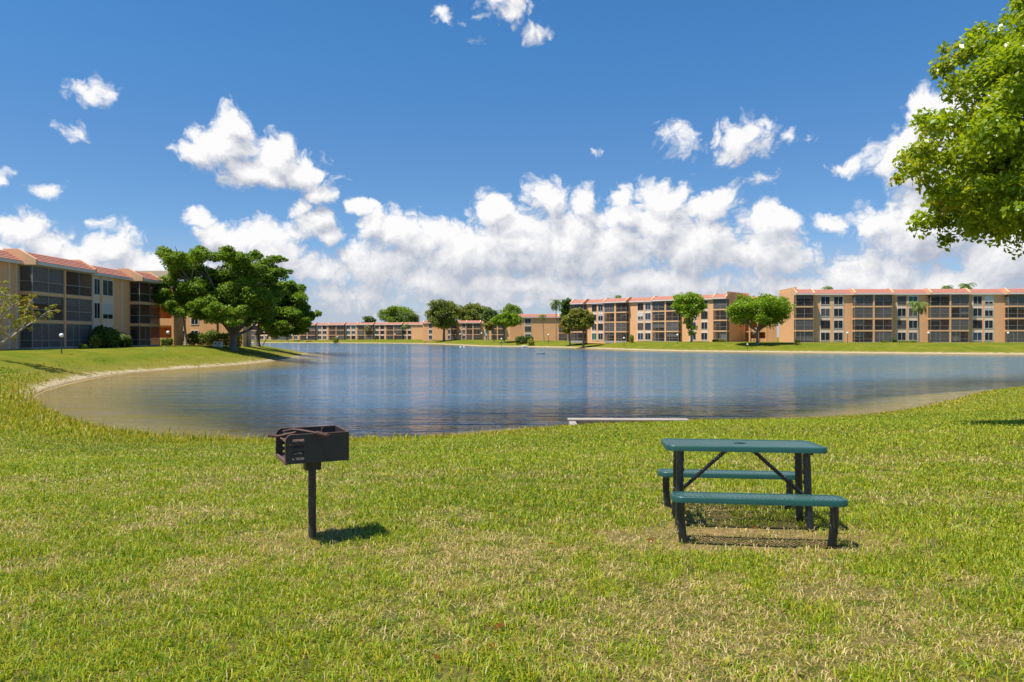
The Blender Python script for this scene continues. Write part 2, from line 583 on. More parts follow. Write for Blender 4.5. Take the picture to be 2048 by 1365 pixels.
def catmull(P, k=4):
    out = []
    n = len(P)
    for i in range(n):
        p0, p1, p2, p3 = P[i - 1], P[i], P[(i + 1) % n], P[(i + 2) % n]
        for j in range(k):
            t = j / k
            out.append(0.5 * ((2 * p1) + (-p0 + p2) * t + (2 * p0 - 5 * p1 + 4 * p2 - p3) * t * t + (-p0 + 3 * p1 - 3 * p2 + p3) * t ** 3))
    return np.array(out)


SH = catmull(S, 3)


def shore_dist(x, y):
    """signed distance to the shoreline: + on land, - in the lake"""
    x, y = np.asarray(x, float).ravel(), np.asarray(y, float).ravel()
    dmin = np.full(x.shape, 1e18)
    inside = np.zeros(x.shape, bool)
    A = SH
    B = np.roll(SH, -1, axis=0)
    for (ax, ay), (bx, by) in zip(A, B):
        ex, ey = bx - ax, by - ay
        tt = np.clip(((x - ax) * ex + (y - ay) * ey) / (ex * ex + ey * ey + 1e-12), 0, 1)
        dd = (x - ax - tt * ex) ** 2 + (y - ay - tt * ey) ** 2
        dmin = np.minimum(dmin, dd)
        c = ((ay > y) != (by > y))
        if abs(by - ay) > 1e-12:
            inside ^= c & (x < (bx - ax) * (y - ay) / (by - ay) + ax)
    return np.where(inside, -1, 1) * np.sqrt(dmin)


def height(x, y, s=None):
    x, y = np.asarray(x, float), np.asarray(y, float)
    shp = x.shape
    xr, yr = x.ravel(), y.ravel()
    if s is None:
        s = shore_dist(xr, yr)
    s = s.ravel()
    d = np.hypot(xr, yr)
    near = 1 - np.clip((d - 34) / 14, 0, 1)
    near = near * near * (3 - 2 * near)
    lf = np.clip((-14 - xr) / 10, 0, 1) * np.clip((yr - 40) / 12, 0, 1) * np.clip((200 - yr) / 30, 0, 1)
    k = 0.15 - 0.043 * near + 0.07 * lf * (1 - near)
    cap = 2.02 - 0.27 * near
    a = k * np.maximum(s, 0)
    z = -np.log(np.exp(-4 * np.minimum(a, 20)) + np.exp(-4 * cap)) / 4 + np.log(1 + np.exp(-4 * cap)) / 4
    z = WATER + z
    bed = WATER - np.minimum(-np.minimum(s, 0) * 0.13, 2.6)
    z = np.where(s < 0, bed, z)
    und = (fbm(xr * 0.45, yr * 0.45, 5, 3) - 0.5) * 0.06 * np.clip(s / 6, 0, 1) * np.clip(1.6 - d / 120, 0.2, 1)
    return (z + und).reshape(shp)


def gz(x, y):
    return float(height(np.array([x]), np.array([y]))[0])


def graded(parts):
    out = []
    for a, b, st in parts:
        out += list(np.arange(a, b, st))
    return np.array(sorted(set(np.round(out, 3))))


gx = graded(((-6000, -1200, 800), (-1200, -320, 80), (-320, -60, 5), (-60, -34, 1.5), (-34, 34, 0.5), (34, 60, 1.5), (60, 320, 5), (320, 1200, 80), (1200, 6001, 800)))
gy = graded(((-400, -40, 40), (-40, -2, 4), (-2, 46, 0.5), (46, 120, 1.5), (120, 520, 4), (520, 1200, 80), (1200, 8001, 800)))
XX, YY = np.meshgrid(gx, gy)
SD = shore_dist(XX, YY).reshape(XX.shape)
ZZ = height(XX, YY, SD)
ny, nx = XX.shape
idx = np.arange(nx * ny).reshape(ny, nx)
quads = np.stack([idx[:-1, :-1], idx[:-1, 1:], idx[1:, 1:], idx[1:, :-1]], -1).reshape(-1, 4)

m, t, out = mat_new('lawn and shore')
b = t.new('ShaderNodeBsdfPrincipled')
b.inputs['Roughness'].default_value = 0.95
b.inputs['Specular IOR Level'].default_value = 0.1
v = t.new('ShaderNodeTexCoord').outputs['Object']
sa = t.new('ShaderNodeAttribute', attribute_name='shore').outputs['Fac']
sw = t.new('ShaderNodeAttribute', attribute_name='sand').outputs['Fac']
nr = t.new('ShaderNodeAttribute', attribute_name='near').outputs['Fac']
n1 = t.noise(v, 0.16, 5, 0.6)
n2 = t.noise(v, 2.2, 6, 0.65)
n3 = t.noise(v, 30.0, 4, 0.6)
g = t.mix(t.ramp(n1, 0.35, 0.65), (0.092, 0.138, 0.004), (0.155, 0.160, 0.007))
g = t.mix(t.math('MULTIPLY', t.ramp(t.noise(t.vec('MULTIPLY', v, (1.0, 0.5, 1.0)), 0.45, 7, 0.72), 0.40, 0.70), 0.85), g, (0.225, 0.195, 0.022))
g = t.mix(t.math('MULTIPLY', t.ramp(t.noise(v, 0.75, 6, 0.7), 0.55, 0.75), 0.45), g, (0.06, 0.10, 0.004))
g = t.mix(t.math('MULTIPLY', t.ramp(n2, 0.45, 0.75), 0.55), g, (0.185, 0.165, 0.022))
g = t.mix(t.math('MULTIPLY', t.ramp(n3, 0.4, 0.8), 0.5), g, (0.06, 0.095, 0.005))
thatch = t.mix(n3, (0.075, 0.060, 0.015), (0.24, 0.19, 0.065))  # thatch under the blades, darkened to carry the shadow in the gaps
thatch = t.mix(t.ramp(t.noise(v, 5.0, 5, 0.6), 0.4, 0.65), thatch, (0.055, 0.075, 0.008))
wo_a = t.new('ShaderNodeAttribute', attribute_name='worn').outputs['Fac']
thatch = t.mix(t.math('MULTIPLY', wo_a, t.math('MULTIPLY', t.ramp(n2, 0.3, 0.65), 0.8)), thatch, t.mix(n3, (0.20, 0.12, 0.05), (0.42, 0.28, 0.13)))
g = t.mix(nr, g, thatch)
# drier yellow fringe near the water and the sand strip itself
edge = t.math('ADD', sa, t.math('MULTIPLY', t.math('SUBTRACT', n2, 0.5), 2.2))
dry = t.ramp(edge, 5.0, 0.8)
g = t.mix(t.math('MULTIPLY', dry, 0.75), g, (0.215, 0.175, 0.03))
sandc = t.mix(n3, (0.34, 0.26, 0.15), (0.50, 0.40, 0.25))
isand = t.ramp(t.math('SUBTRACT', t.math('ADD', sw, t.math('MULTIPLY', t.math('SUBTRACT', t.noise(v, 0.9, 8, 0.72), 0.5), 4.2)), sa), -0.5, 0.5)
sandc = t.mix(t.ramp(sa, 0.55, 0.05), sandc, (0.20, 0.145, 0.075))
sandc = t.mix(t.math('MULTIPLY', t.ramp(t.noise(v, 3.0, 6, 0.75), 0.52, 0.72), 0.7), sandc, (0.17, 0.14, 0.05))
g = t.mix(isand, g, sandc)
bed = t.mix(t.ramp(sa, -1.0, -9.0), t.mix(n2, (0.40, 0.27, 0.09), (0.58, 0.42, 0.17)), (0.05, 0.06, 0.02))
g = t.mix(t.ramp(sa, 0.12, -0.12), g, bed)
t.put(b.inputs['Base Color'], g)
bn = t.new('ShaderNodeBump')
bn.inputs['Strength'].default_value = 0.7
bn.inputs['Distance'].default_value = 0.05
t.put(bn.inputs['Height'], t.noise(v, 9.0, 6, 0.75))
t.put(b.inputs['Normal'], bn.outputs[0])
t.l.new(b.outputs[0], out.inputs[0])
M['ground'] = m

dist = np.hypot(XX, YY)
left_shore = np.clip((-14 - XX) / 12, 0, 1) * np.clip((YY - 34) / 12, 0, 1) * np.clip((190 - YY) / 30, 0, 1)
far_shore = np.clip((YY - 120) / 20, 0, 1)
right_shore = np.clip((XX - 22) / 10, 0, 1) * 0.7
sandw = 0.05 + 1.0 * left_shore * np.clip((130 - YY) / 30, 0.15, 1) + 1.9 * far_shore * (1 - left_shore) + 0.8 * right_shore * (1 - far_shore)
nearf = np.clip((34 - dist) / 12, 0, 1)
wornf = np.maximum(np.clip(1.5 - np.hypot((XX - 1.95) / 1.25, (YY - 5.95) / 0.8), 0, 1), np.clip(1.4 - np.hypot((XX + 1.56) / 0.7, (YY - 5.75) / 0.5), 0, 1))
ground = np_mesh('ground', np.stack([XX, YY, ZZ], -1).reshape(-1, 3), quads.ravel(), np.full(len(quads), 4), M['ground'], None,
                 {'shore': ('FLOAT', SD), 'sand': ('FLOAT', sandw), 'near': ('FLOAT', nearf), 'worn': ('FLOAT', wornf)}, smooth=True)
tag(ground, 'mown green lawn sloping down to the sandy shore of a lake', 'lawn', kind='structure')

# ------------------------------------------------------------------ lake
ix = (gx > -330) & (gx < 330)
iy = (gy > 18) & (gy < 470)
X2, Y2, S2 = XX[np.ix_(iy, ix)], YY[np.ix_(iy, ix)], SD[np.ix_(iy, ix)]
n2y, n2x = X2.shape
id2 = np.arange(n2x * n2y).reshape(n2y, n2x)
q2 = np.stack([id2[:-1, :-1], id2[:-1, 1:], id2[1:, 1:], id2[1:, :-1]], -1).reshape(-1, 4)
keep = (S2.ravel()[q2].min(1) < 0.6)
q2 = q2[keep]
used, inv = np.unique(q2, return_inverse=True)
WV = np.stack([X2, Y2, np.full(X2.shape, WATER)], -1).reshape(-1, 3)[used]

m, t, out = mat_new('lake water')
v = t.new('ShaderNodeTexCoord').outputs['Object']
dp = t.new('ShaderNodeAttribute', attribute_name='depth').outputs['Fac']
# wind ripples: two trains of short waves, calmer and rougher streaks
wv = t.vec('MULTIPLY', v, (0.32, 1.0, 1.0))
r1 = t.noise(wv, 1.7, 3, 0.55)
r2 = t.noise(wv, 5.5, 3, 0.6)
r3 = t.noise(wv, 0.42, 3, 0.55)
r4 = t.noise(t.vec('MULTIPLY', v, (0.10, 1.0, 1.0)), 0.95, 3, 0.6)
patch = t.noise(t.vec('MULTIPLY', v, (0.25, 1.0, 1.0)), 0.05, 3, 0.6)
hgt = t.math('ADD', t.math('ADD', t.math('MULTIPLY', r1, 0.15), t.math('MULTIPLY', r2, 0.045)), t.math('ADD', t.math('MULTIPLY', r3, 0.42), t.math('MULTIPLY', r4, 0.26)))
bn = t.new('ShaderNodeBump')
bn.inputs['Distance'].default_value = 1.0
t.put(bn.inputs['Strength'], t.math('ADD', t.math('MULTIPLY', t.ramp(patch, 0.38, 0.62), 0.60), 0.52))
t.put(bn.inputs['Height'], hgt)
gl = t.new('ShaderNodeBsdfGlossy')
gl.inputs['Roughness'].default_value = 0.07
gl.inputs['Color'].default_value = (0.93, 0.96, 1.0, 1)
t.put(gl.inputs['Normal'], bn.outputs[0])
body = t.new('ShaderNodeBsdfDiffuse')
t.put(body.inputs['Color'], t.mix(patch, (0.052, 0.115, 0.178), (0.062, 0.13, 0.198)))
tr = t.new('ShaderNodeBsdfTransparent')
tr.inputs['Color'].default_value = (0.72, 0.72, 0.52, 1)
under = t.new('ShaderNodeMixShader')
t.put(under.inputs[0], t.ramp(dp, 0.3, 1.9))
t.l.new(tr.outputs[0], under.inputs[1])
t.l.new(body.outputs[0], under.inputs[2])
fr = t.new('ShaderNodeFresnel')
fr.inputs['IOR'].default_value = 1.33
t.put(fr.inputs['Normal'], bn.outputs[0])
mx = t.new('ShaderNodeMixShader')
t.l.new(fr.outputs[0], mx.inputs[0])
t.l.new(under.outputs[0], mx.inputs[1])
t.l.new(gl.outputs[0], mx.inputs[2])
t.l.new(mx.outputs[0], out.inputs[0])
M['water'] = m
water = np_mesh('water', WV, inv.ravel(), np.full(len(q2), 4), M['water'], None,
                {'depth': ('FLOAT', np.clip(-S2.ravel()[used] * 0.13, 0, 3))}, smooth=True)
tag(water, 'rippled blue lake between the lawns and the apartment blocks', 'lake', kind='structure')

# ------------------------------------------------------------------ apartment blocks
PANES = ['pane', 'pane', 'pane', 'pane_blue', 'pane', 'pane_green', 'pane_grey', 'pane']


def facade_pos(P0, ang, px, off=0.0):
    """distance along a facade line (start P0, direction ang) where the sight line px meets it"""
    dx, dy = math.cos(ang), math.sin(ang)
    x0, y0 = P0[0] - math.sin(ang) * off, P0[1] + math.cos(ang) * off
    r = (px - 1024) / F
    return (r * y0 - x0) / (dx - r * dy)


def ring(mb, x0, x1, z0, z1, y0, y1, w):
    mb.box(x0, x1, y0, y1, z1 - w, z1)
    mb.box(x0, x1, y0, y1, z0, z0 + w)
    mb.box(x0, x0 + w, y0, y1, z0 + w, z1 - w)
    mb.box(x1 - w, x1, y0, y1, z0 + w, z1 - w)


def apartment(root, items, storeys, P0, ang, proj=1.35, depth=13.0, sh=2.9, detail=2, seed=1, downspouts=()):
    """items: ('bay', [(px0, px1), ...]) screened balconies, ('wall', px0, px1, [(px0, px1), ...]) windowed wall"""
    rnd = random.Random(seed)
    E = storeys * sh
    wall = MB()
    L = []
    for it in items:
        if it[0] == 'bay':
            cells = [(facade_pos(P0, ang, a), facade_pos(P0, ang, b)) for a, b in it[1]]
            L.append(['bay', cells[0][0] - 0.12, cells[-1][1] + 0.12, cells])
        else:
            w = [(facade_pos(P0, ang, a, proj), facade_pos(P0, ang, b, proj)) for a, b in it[3]]
            L.append(['wall', facade_pos(P0, ang, it[1], proj), facade_pos(P0, ang, it[2], proj), w])
    for i in range(1, len(L)):                         # close the joints: bays keep their size
        if L[i][0] == 'wall' and L[i - 1][0] == 'bay':
            L[i][1] = L[i - 1][2]
        elif L[i][0] == 'bay' and L[i - 1][0] == 'wall':
            L[i - 1][2] = L[i][1]
        else:
            mid = (L[i][1] + L[i - 1][2]) / 2
            L[i][1] = L[i - 1][2] = mid
    xa, xb = L[0][1], L[-1][2]
    cav = 1.5                                          # balcony depth behind the wall plane
    for typ, x0, x1, cells in L:
        y0 = proj if typ == 'wall' else proj + cav
        wall.box(x0, x1, y0, depth, -0.6, E)
        if typ == 'bay':
            wall.box(x0, x0 + 0.28, proj - 0.02, proj + cav, -0.6, E)
            wall.box(x1 - 0.28, x1, proj - 0.02, proj + cav, -0.6, E)
    wall.box(xa, xb, proj + 1.35, depth, E + 0.003, E + 1.2)
    wall.build('wall', M['wall'], root)
    # mansard roofs, fascias, cheek walls
    for i, (typ, x0, x1, cells) in enumerate(L):
        ye = (0 if typ == 'bay' else proj) - 0.42
        n = 5
        run, rise = 1.75, 1.06
        poly = []
        top = []
        for k in range(n):
            ya, yb = ye + run * k / n, ye + run * (k + 1) / n
            za, zb = E + 0.30 + rise * k / n, E + 0.30 + rise * (k + 1) / n
            top += [(ya, za + 0.075), (yb, zb + 0.02)]
        poly = [(ye + 0.05, E + 0.2)] + [(ye + run + 0.3, E + 0.2), (ye + run + 0.3, E + 0.30 + rise)] + top[::-1]
        g = 0.16
        MB().prism_x(poly, x0 + g, x1 - g).build('tile_roof', M['tile'], root)
        MB().box(x0 + 0.02, x1 - 0.02, ye - 0.06, ye + 0.6, E - 0.02, E + 0.30).build('fascia', M['fascia'], root)
    edges = [L[0][1]] + [l[1] for l in L[1:]] + [L[-1][2]]
    for i, x in enumerate(edges):
        lft = L[i - 1][0] if i > 0 else None
        rgt = L[i][0] if i < len(L) else None
        ye = (0 if 'bay' in (lft, rgt) else proj) - 0.5
        poly = [(ye, E - 0.05), (ye + 3.4, E - 0.05), (ye + 3.4, E + 1.58), (ye + 1.85, E + 1.58), (ye, E + 0.52)]
        wd = 0.17
        sh_ = wd if i == 0 else (-wd if i == len(edges) - 1 else 0)
        MB().prism_x(poly, x - wd + sh_, x + wd + sh_).build('roof_cheek', M['cheek'], root)
    # windowed walls
    for typ, x0, x1, wins in L:
        if typ != 'wall' or not wins:
            continue
        MB().box(wins[0][0] - 0.28, wins[-1][1] + 0.28, proj - 0.06, proj + 0.05, 0.15, E - 0.03).build('window_bay_panel', M['wall_pale'], root)
        if len(wins) == 2 and wins[1][0] - wins[0][1] > 0.4:
            MB().box(wins[0][1] + 0.16, wins[1][0] - 0.16, proj - 0.12, proj - 0.062, 0.12, E - 0.03).build('pilaster', M['wall'], root)
        for k in range(storeys):
            for (a, b_) in wins:
                z0, z1 = k * sh + 0.62, k * sh + 2.48
                if detail < 1:
                    z0 += 0.1
                fr_ = MB()
                ring(fr_, a - 0.07, b_ + 0.07, z0 - 0.07, z1 + 0.07, proj - 0.14, proj - 0.063, 0.08)
                fr_.box((a + b_) / 2 - 0.03, (a + b_) / 2 + 0.03, proj - 0.125, proj - 0.075, z0 + 0.01, z1 - 0.01)
                w = fr_.build('window', M['white'] if rnd.random() < 0.75 else M['bronze'], root)
                MB().box(a + 0.01, b_ - 0.01, proj - 0.10, proj - 0.07, z0 + 0.01, z1 - 0.01).build('pane', M[rnd.choice(PANES)], w)
                if rnd.random() < 0.25 and detail > 0:
                    hh = rnd.choice((0.5, 0.9, 1.3))
                    MB().box(a + 0.02, b_ - 0.02, proj - 0.112, proj - 0.103, z1 - hh, z1 - 0.012).build('blind', M['blind'] if rnd.random() < 0.7 else M['curtain'], w)
    # screened balconies
    for typ, x0, x1, cells in L:
        if typ != 'bay':
            continue
        for k in range(storeys + 1):
            z = k * sh
            if k == storeys:
                continue
            MB().box(x0 + 0.02, x1 - 0.02, -0.05, proj + cav, z - 0.17 if k else -0.5, z + 0.12).build('balcony_floor', M['slab'] if k else M['concrete'], root)
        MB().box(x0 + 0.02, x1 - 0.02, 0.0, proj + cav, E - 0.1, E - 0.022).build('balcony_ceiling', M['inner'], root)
        for (a, b_), (c_, d_) in zip(cells[:-1], cells[1:]):
            MB().box(b_, c_, -0.09, proj + cav, -0.5, E - 0.11).build('party_wall', M['wall'], root)
        for k in range(storeys):
            z0 = k * sh + 0.122
            z1 = (k + 1) * sh - (0.172 if k < storeys - 1 else 0.105)
            for ci, (a, b_) in enumerate(cells):
                a2 = a if ci else x0 + 0.02
                b2 = b_ if ci < len(cells) - 1 else x1 - 0.02
                f_ = MB()
                ring(f_, a2, b2, z0, z1, -0.02, 0.05, 0.07)
                mid = (a2 + b2) / 2
                f_.box(mid - 0.035, mid + 0.035, -0.018, 0.048, z0 + 0.07, z1 - 0.07)
                zr = z0 + (1.05 if k or detail < 2 else 0.75)
                f_.box(a2 + 0.07, mid - 0.035, -0.012, 0.044, zr, zr + 0.06)
                f_.box(mid + 0.035, b2 - 0.07, -0.012, 0.044, zr, zr + 0.06)
                if k == 0 and detail > 0:
                    q = a2 + (b2 - a2) * 0.28
                    f_.box(q, q + 0.06, -0.012, 0.044, z0 + 0.07, zr)
                    f_.box(q, q + 0.06, -0.012, 0.044, zr + 0.06, z1 - 0.07)
                # the side return of an end cell
                ends = ([x0 + 0.02] if ci == 0 else []) + ([x1 - 0.09] if ci == len(cells) - 1 else [])
                sc_ = MB()
                sc_.box(a2 + 0.05, b2 - 0.05, 0.012, 0.02, z0 + 0.05, z1 - 0.05)
                for xs in ends:
                    f_.box(xs, xs + 0.07, 0.05, proj - 0.02, z1 - 0.07, z1)
                    f_.box(xs, xs + 0.07, 0.05, proj - 0.02, zr, zr + 0.06)
                    f_.box(xs, xs + 0.07, 0.05, proj - 0.02, z0, z0 + 0.07)
                    sc_.box(xs + 0.03, xs + 0.038, 0.05, proj - 0.02, z0 + 0.05, z1 - 0.05)
                fo = f_.build('screen_frame', M['alu'], root)
                sc_.build('insect_screen', M['screen'] if rnd.random() < 0.62 else M['screen_grey'], fo)
                if k > 0 and detail > 0:
                    rl = MB()
                    st = 0.15 if detail > 1 else 0.3
                    x = a2 + 0.1
                    while x < b2 - 0.1:
                        rl.box(x, x + 0.035, 0.10, 0.13, z0 + 0.06, z0 + 1.0)
                        x += st
                    rl.box(a2 + 0.07, b2 - 0.07, 0.09, 0.14, z0 + 1.0, z0 + 1.05)
                    rl.box(a2 + 0.07, b2 - 0.07, 0.095, 0.135, z0 + 0.02, z0 + 0.06)
                    rl.build('railing', M['bronze'], root)
                if detail > 0:
                    yb = proj + cav - 0.01
                    dr = MB()
                    da, db = a2 + (b2 - a2) * 0.22, b2 - (b2 - a2) * 0.16
                    ring(dr, da, db, z0, z0 + 2.15, yb - 0.09, yb - 0.03, 0.07)
                    dr.box((da + db) / 2 - 0.05, (da + db) / 2 + 0.05, yb - 0.085, yb - 0.035, z0 + 0.07, z0 + 2.08)
                    do = dr.build('sliding_door', M['alu'], root)
                    MB().box(da + 0.05, db - 0.05, yb - 0.06, yb - 0.05, z0 + 0.05, z0 + 2.1).build('pane', M[rnd.choice(('pane', 'pane_grey', 'pane', 'pane_blue'))], do)
                    r_ = rnd.random()
                    if r_ < 0.75:
                        hh = rnd.choice((0.5, 0.9, 1.3, 1.5, 2.3)) if detail else 1.0
                        lo = max(z0 + 0.02, z1 - hh)
                        bl = MB()
                        if rnd.random() < 0.6:
                            bl.box(a2 + 0.09, b2 - 0.09, 0.22, 0.235, lo, z1 - 0.03)
                        elif rnd.random() < 0.5:
                            bl.box(a2 + 0.09, mid - 0.06, 0.22, 0.235, lo, z1 - 0.03)
                        else:
                            bl.box(mid + 0.06, b2 - 0.09, 0.22, 0.235, lo, z1 - 0.03)
                        bl.build('roller_blind', M['blind'] if rnd.random() < 0.8 else M['curtain'], root)
                elif rnd.random() < 0.5:
                    MB().box(a2 + 0.09, b2 - 0.09, 0.22, 0.26, z1 - rnd.choice((0.6, 1.0, 1.4)), z1 - 0.03).build('roller_blind', M['blind'], root)
    for px in downspouts:
        x = facade_pos(P0, ang, px, proj)
        MB().box(x - 0.07, x + 0.07, proj - 0.12, proj - 0.003, 0.0, E - 0.03).build('downspout', M['fascia'], root)
    return xa, xb, E


def block(label, P0, ang_deg, z, items, storeys, **kw):
    a = R(ang_deg)
    root = empty('apartment_building', (P0[0], P0[1], z), a, label, 'apartment building', 'three and four storey apartment blocks round the lake')
    xa, xb, E = apartment(root, items, storeys, P0, a, **kw)
    return root, xa, xb, E


def mod(x, s, n):
    """repeat of balcony pair + windowed wall, in px, for the distant row"""
    out = []
    for i in range(n):
        out.append(('bay', [(x, x + 14.3 * s), (x + 15.3 * s, x + 29.6 * s)]))
        out.append(('wall', x + 30 * s, x + 54 * s, [(x + 35 * s, x + 42 * s), (x + 45 * s, x + 52 * s)]))
        x += 56 * s
    return out


# right-hand block, seen square on
A_items = [('bay', [(1592, 1626)]),
           ('wall', 1627, 1703, [(1641.5, 1659), (1667.5, 1685)]),
           ('bay', [(1710, 1746), (1749, 1783.5)]),
           ('wall', 1784, 1853, [(1795, 1811), (1817, 1834)]),
           ('bay', [(1862, 1899), (1902, 1937)]),
           ('wall', 1938, 2007, [(1946, 1963), (1969, 1985)]),
           ('bay', [(2017, 2054), (2057, 2092)]),
           ('wall', 2093, 2160, [(2102, 2118), (2126, 2142)]),
           ('bay', [(2168, 2204)])]
AP = (68.0, 181.0)
rootA, xa, xb, EA = block('long four storey tan block right of the bright green flat-topped tree', AP, -3.0, 0.32, A_items, 4, seed=3)
MB().box(xa + 0.1, xa + 0.4, 0.5, 13.5, -0.6, EA + 1.9).build('gable_wall', M['wall'], rootA)

# angled four storey block left of the bright tree
B_items = [('bay', [(1142, 1167)]),
           ('wall', 1168, 1206, [(1184.5, 1193), (1197, 1206)]),
           ('bay', [(1209, 1229), (1232, 1252)]),
           ('wall', 1262, 1303, [(1276, 1286.5), (1291, 1301.5)]),
           ('bay', [(1305, 1329.5), (1332, 1356)]),
           ('wall', 1368, 1425, [(1381, 1392), (1403, 1415)]),
           ('bay', [(1427, 1453)])]
BP = (18.6, 236.0)
rootB, xa, xb, EB = block('four storey tan block at an angle, between the rusty tree and flat-topped tree', BP, -42.5, 0.40, B_items, 4, seed=9)
MB().box(xb - 0.4, xb - 0.1, 0.4, 13.5, -0.6, EB + 1.9).build('gable_wall', M['wall'], rootB)

# stair link in the corner between those two blocks
st = empty('stair_tower', (66.0, 204.0, 0.35), 0, 'tan stair tower with dark open landings half hidden behind the bright green tree', 'stair tower')
w = MB()
w.box(-5.0, -1.6, 3.0, 9.0, -0.6, 12.6)
w.box(-1.6, 3.4, 5.0, 9.0, -0.6, 12.6)
w.box(3.4, 6.0, 0.0, 9.0, -0.6, 12.6)
w.build('wall', M['wall'], st)
for k in range(1, 5):
    MB().box(-1.58, 3.38, 0.2, 4.98, k * 2.9 - 0.2, k * 2.9 + 0.05).build('landing', M['slab'], st)
for k in range(0, 4):
    MB().box(-1.3, 3.2, 0.21, 0.36, k * 2.9 + 0.052, k * 2.9 + 1.0).build('parapet', M['wall'], st)
for x in (-1.55, 0.8, 3.0):
    MB().box(x, x + 0.36, -0.05, 0.195, -0.6, 12.4).build('column', M['wall'], st)

# three storey block on the left bank, running away from the camera
LP = (-49.1, 70.0)
L_items = [('wall', -160, 46, []),
           ('bay', [(66, 128), (131, 183)]),
           ('wall', 186, 262, [(187, 198), (204, 224)]),
           ('bay', [(280, 319)])]
rootL, xa, xb, EL = block('three storey block on the left bank with big dark screened balconies', LP, 90.0, 0.42, L_items, 3, proj=1.3, seed=21, downspouts=(17, 32, 243))
# open gallery and wing behind it
ga_ = empty('open_gallery', (-53.2, 112.0, 0.42), 0, 'open walkway stack with orange inside walls at the end of the nearest block', 'gallery')
g1 = MB()
g1.box(-3.4, 2.6, 3.0, 3.4, -0.6, 8.6)
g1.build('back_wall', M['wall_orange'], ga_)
MB().box(-3.4, 2.2, 0.6, 3.0, 8.6, 11.2).build('roof_parapet', M['wall_pale'], ga_)
for k in range(3):
    MB().box(-3.4, 2.4, 0.0, 0.2, k * 2.9 + 0.1, k * 2.9 + 1.15).build('parapet', M['wall'], ga_)
    MB().box(-3.4, 2.4, 0.2, 2.98, k * 2.9 - 0.15, k * 2.9 + 0.09).build('landing', M['slab'], ga_)
MB().box(2.4, 2.75, -0.1, 3.0, -0.6, 8.58).build('column', M['wall'], ga_)

wg = empty('apartment_wing', (-56.0, 124.0, 0.42), 0, 'plain tan apartment wing with a dark window strip behind the big spreading tree', 'apartment building')
ww = MB()
ww.box(-1.0, 11.5, 0, 4, -0.6, 8.7)
ww.build('wall', M['wall'], wg)
for k in range(3):
    for (a, b_) in ((0.9, 2.0), (2.9, 4.2)):
        f_ = MB()
        ring(f_, a, b_, k * 2.9 + 0.4, k * 2.9 + 2.4, -0.06, -0.003, 0.1)
        f_.box((a + b_) / 2 - 0.03, (a + b_) / 2 + 0.03, -0.05, -0.01, k * 2.9 + 0.5, k * 2.9 + 2.3)
        wo_ = f_.build('window', M['white'], wg)
        MB().box(a + 0.05, b_ - 0.05, -0.03, -0.012, k * 2.9 + 0.45, k * 2.9 + 2.35).build('pane', M['pane'], wo_)
MB().box(-1.2, 11.7, -0.35, 0.5, 8.702, 9.0).build('fascia', M['fascia'], wg)
MB().prism_x([(-0.3, 9.003), (2.0, 9.003), (2.0, 10.4), (1.6, 10.4)], -1.1, 11.6).build('tile_roof', M['tile'], wg)
MB().box(7.2, 7.35, -0.13, -0.003, 0, 8.7).build('downspout', M['post_dark'], wg)

# far rows across the water
rootD, xa, xb, E_ = block('low three storey row far across the lake, left of the round oak', (-163.0, 452.0), -17.0, -0.05, mod(484, 1.03, 6)[:-1] + [('wall', 800, 846, [(806, 813), (816, 822)])], 3, detail=0, seed=31)
rootE, xa, xb, E_ = block('short three storey row between the round oak and the lime green tree', (-47.0, 384.0), -8.0, 0.1,
                          [('wall', 846, 901, [(858, 864), (896, 900)]), ('bay', [(902, 912)]), ('wall', 914, 931, [(924.5, 930)]), ('bay', [(933, 945), (947, 960)]),
                           ('wall', 961, 982, [(971, 977)]), ('bay', [(983, 994), (996, 1007)]), ('wall', 1008, 1030, [(1021, 1026)])], 3, detail=0, seed=37)
rootF, xa, xb, E_ = block('three storey block with a broad blank wall behind the dark boxy hedge', (0.4, 280.0), 0.0, 0.30,
                          [('wall', 1020, 1117, [(1050, 1061.5)]), ('bay', [(1118, 1128)]), ('wall', 1129, 1165, [])], 3, detail=0, seed=41)

# ------------------------------------------------------------------ trees
UP = Vector((0, 0, 1))


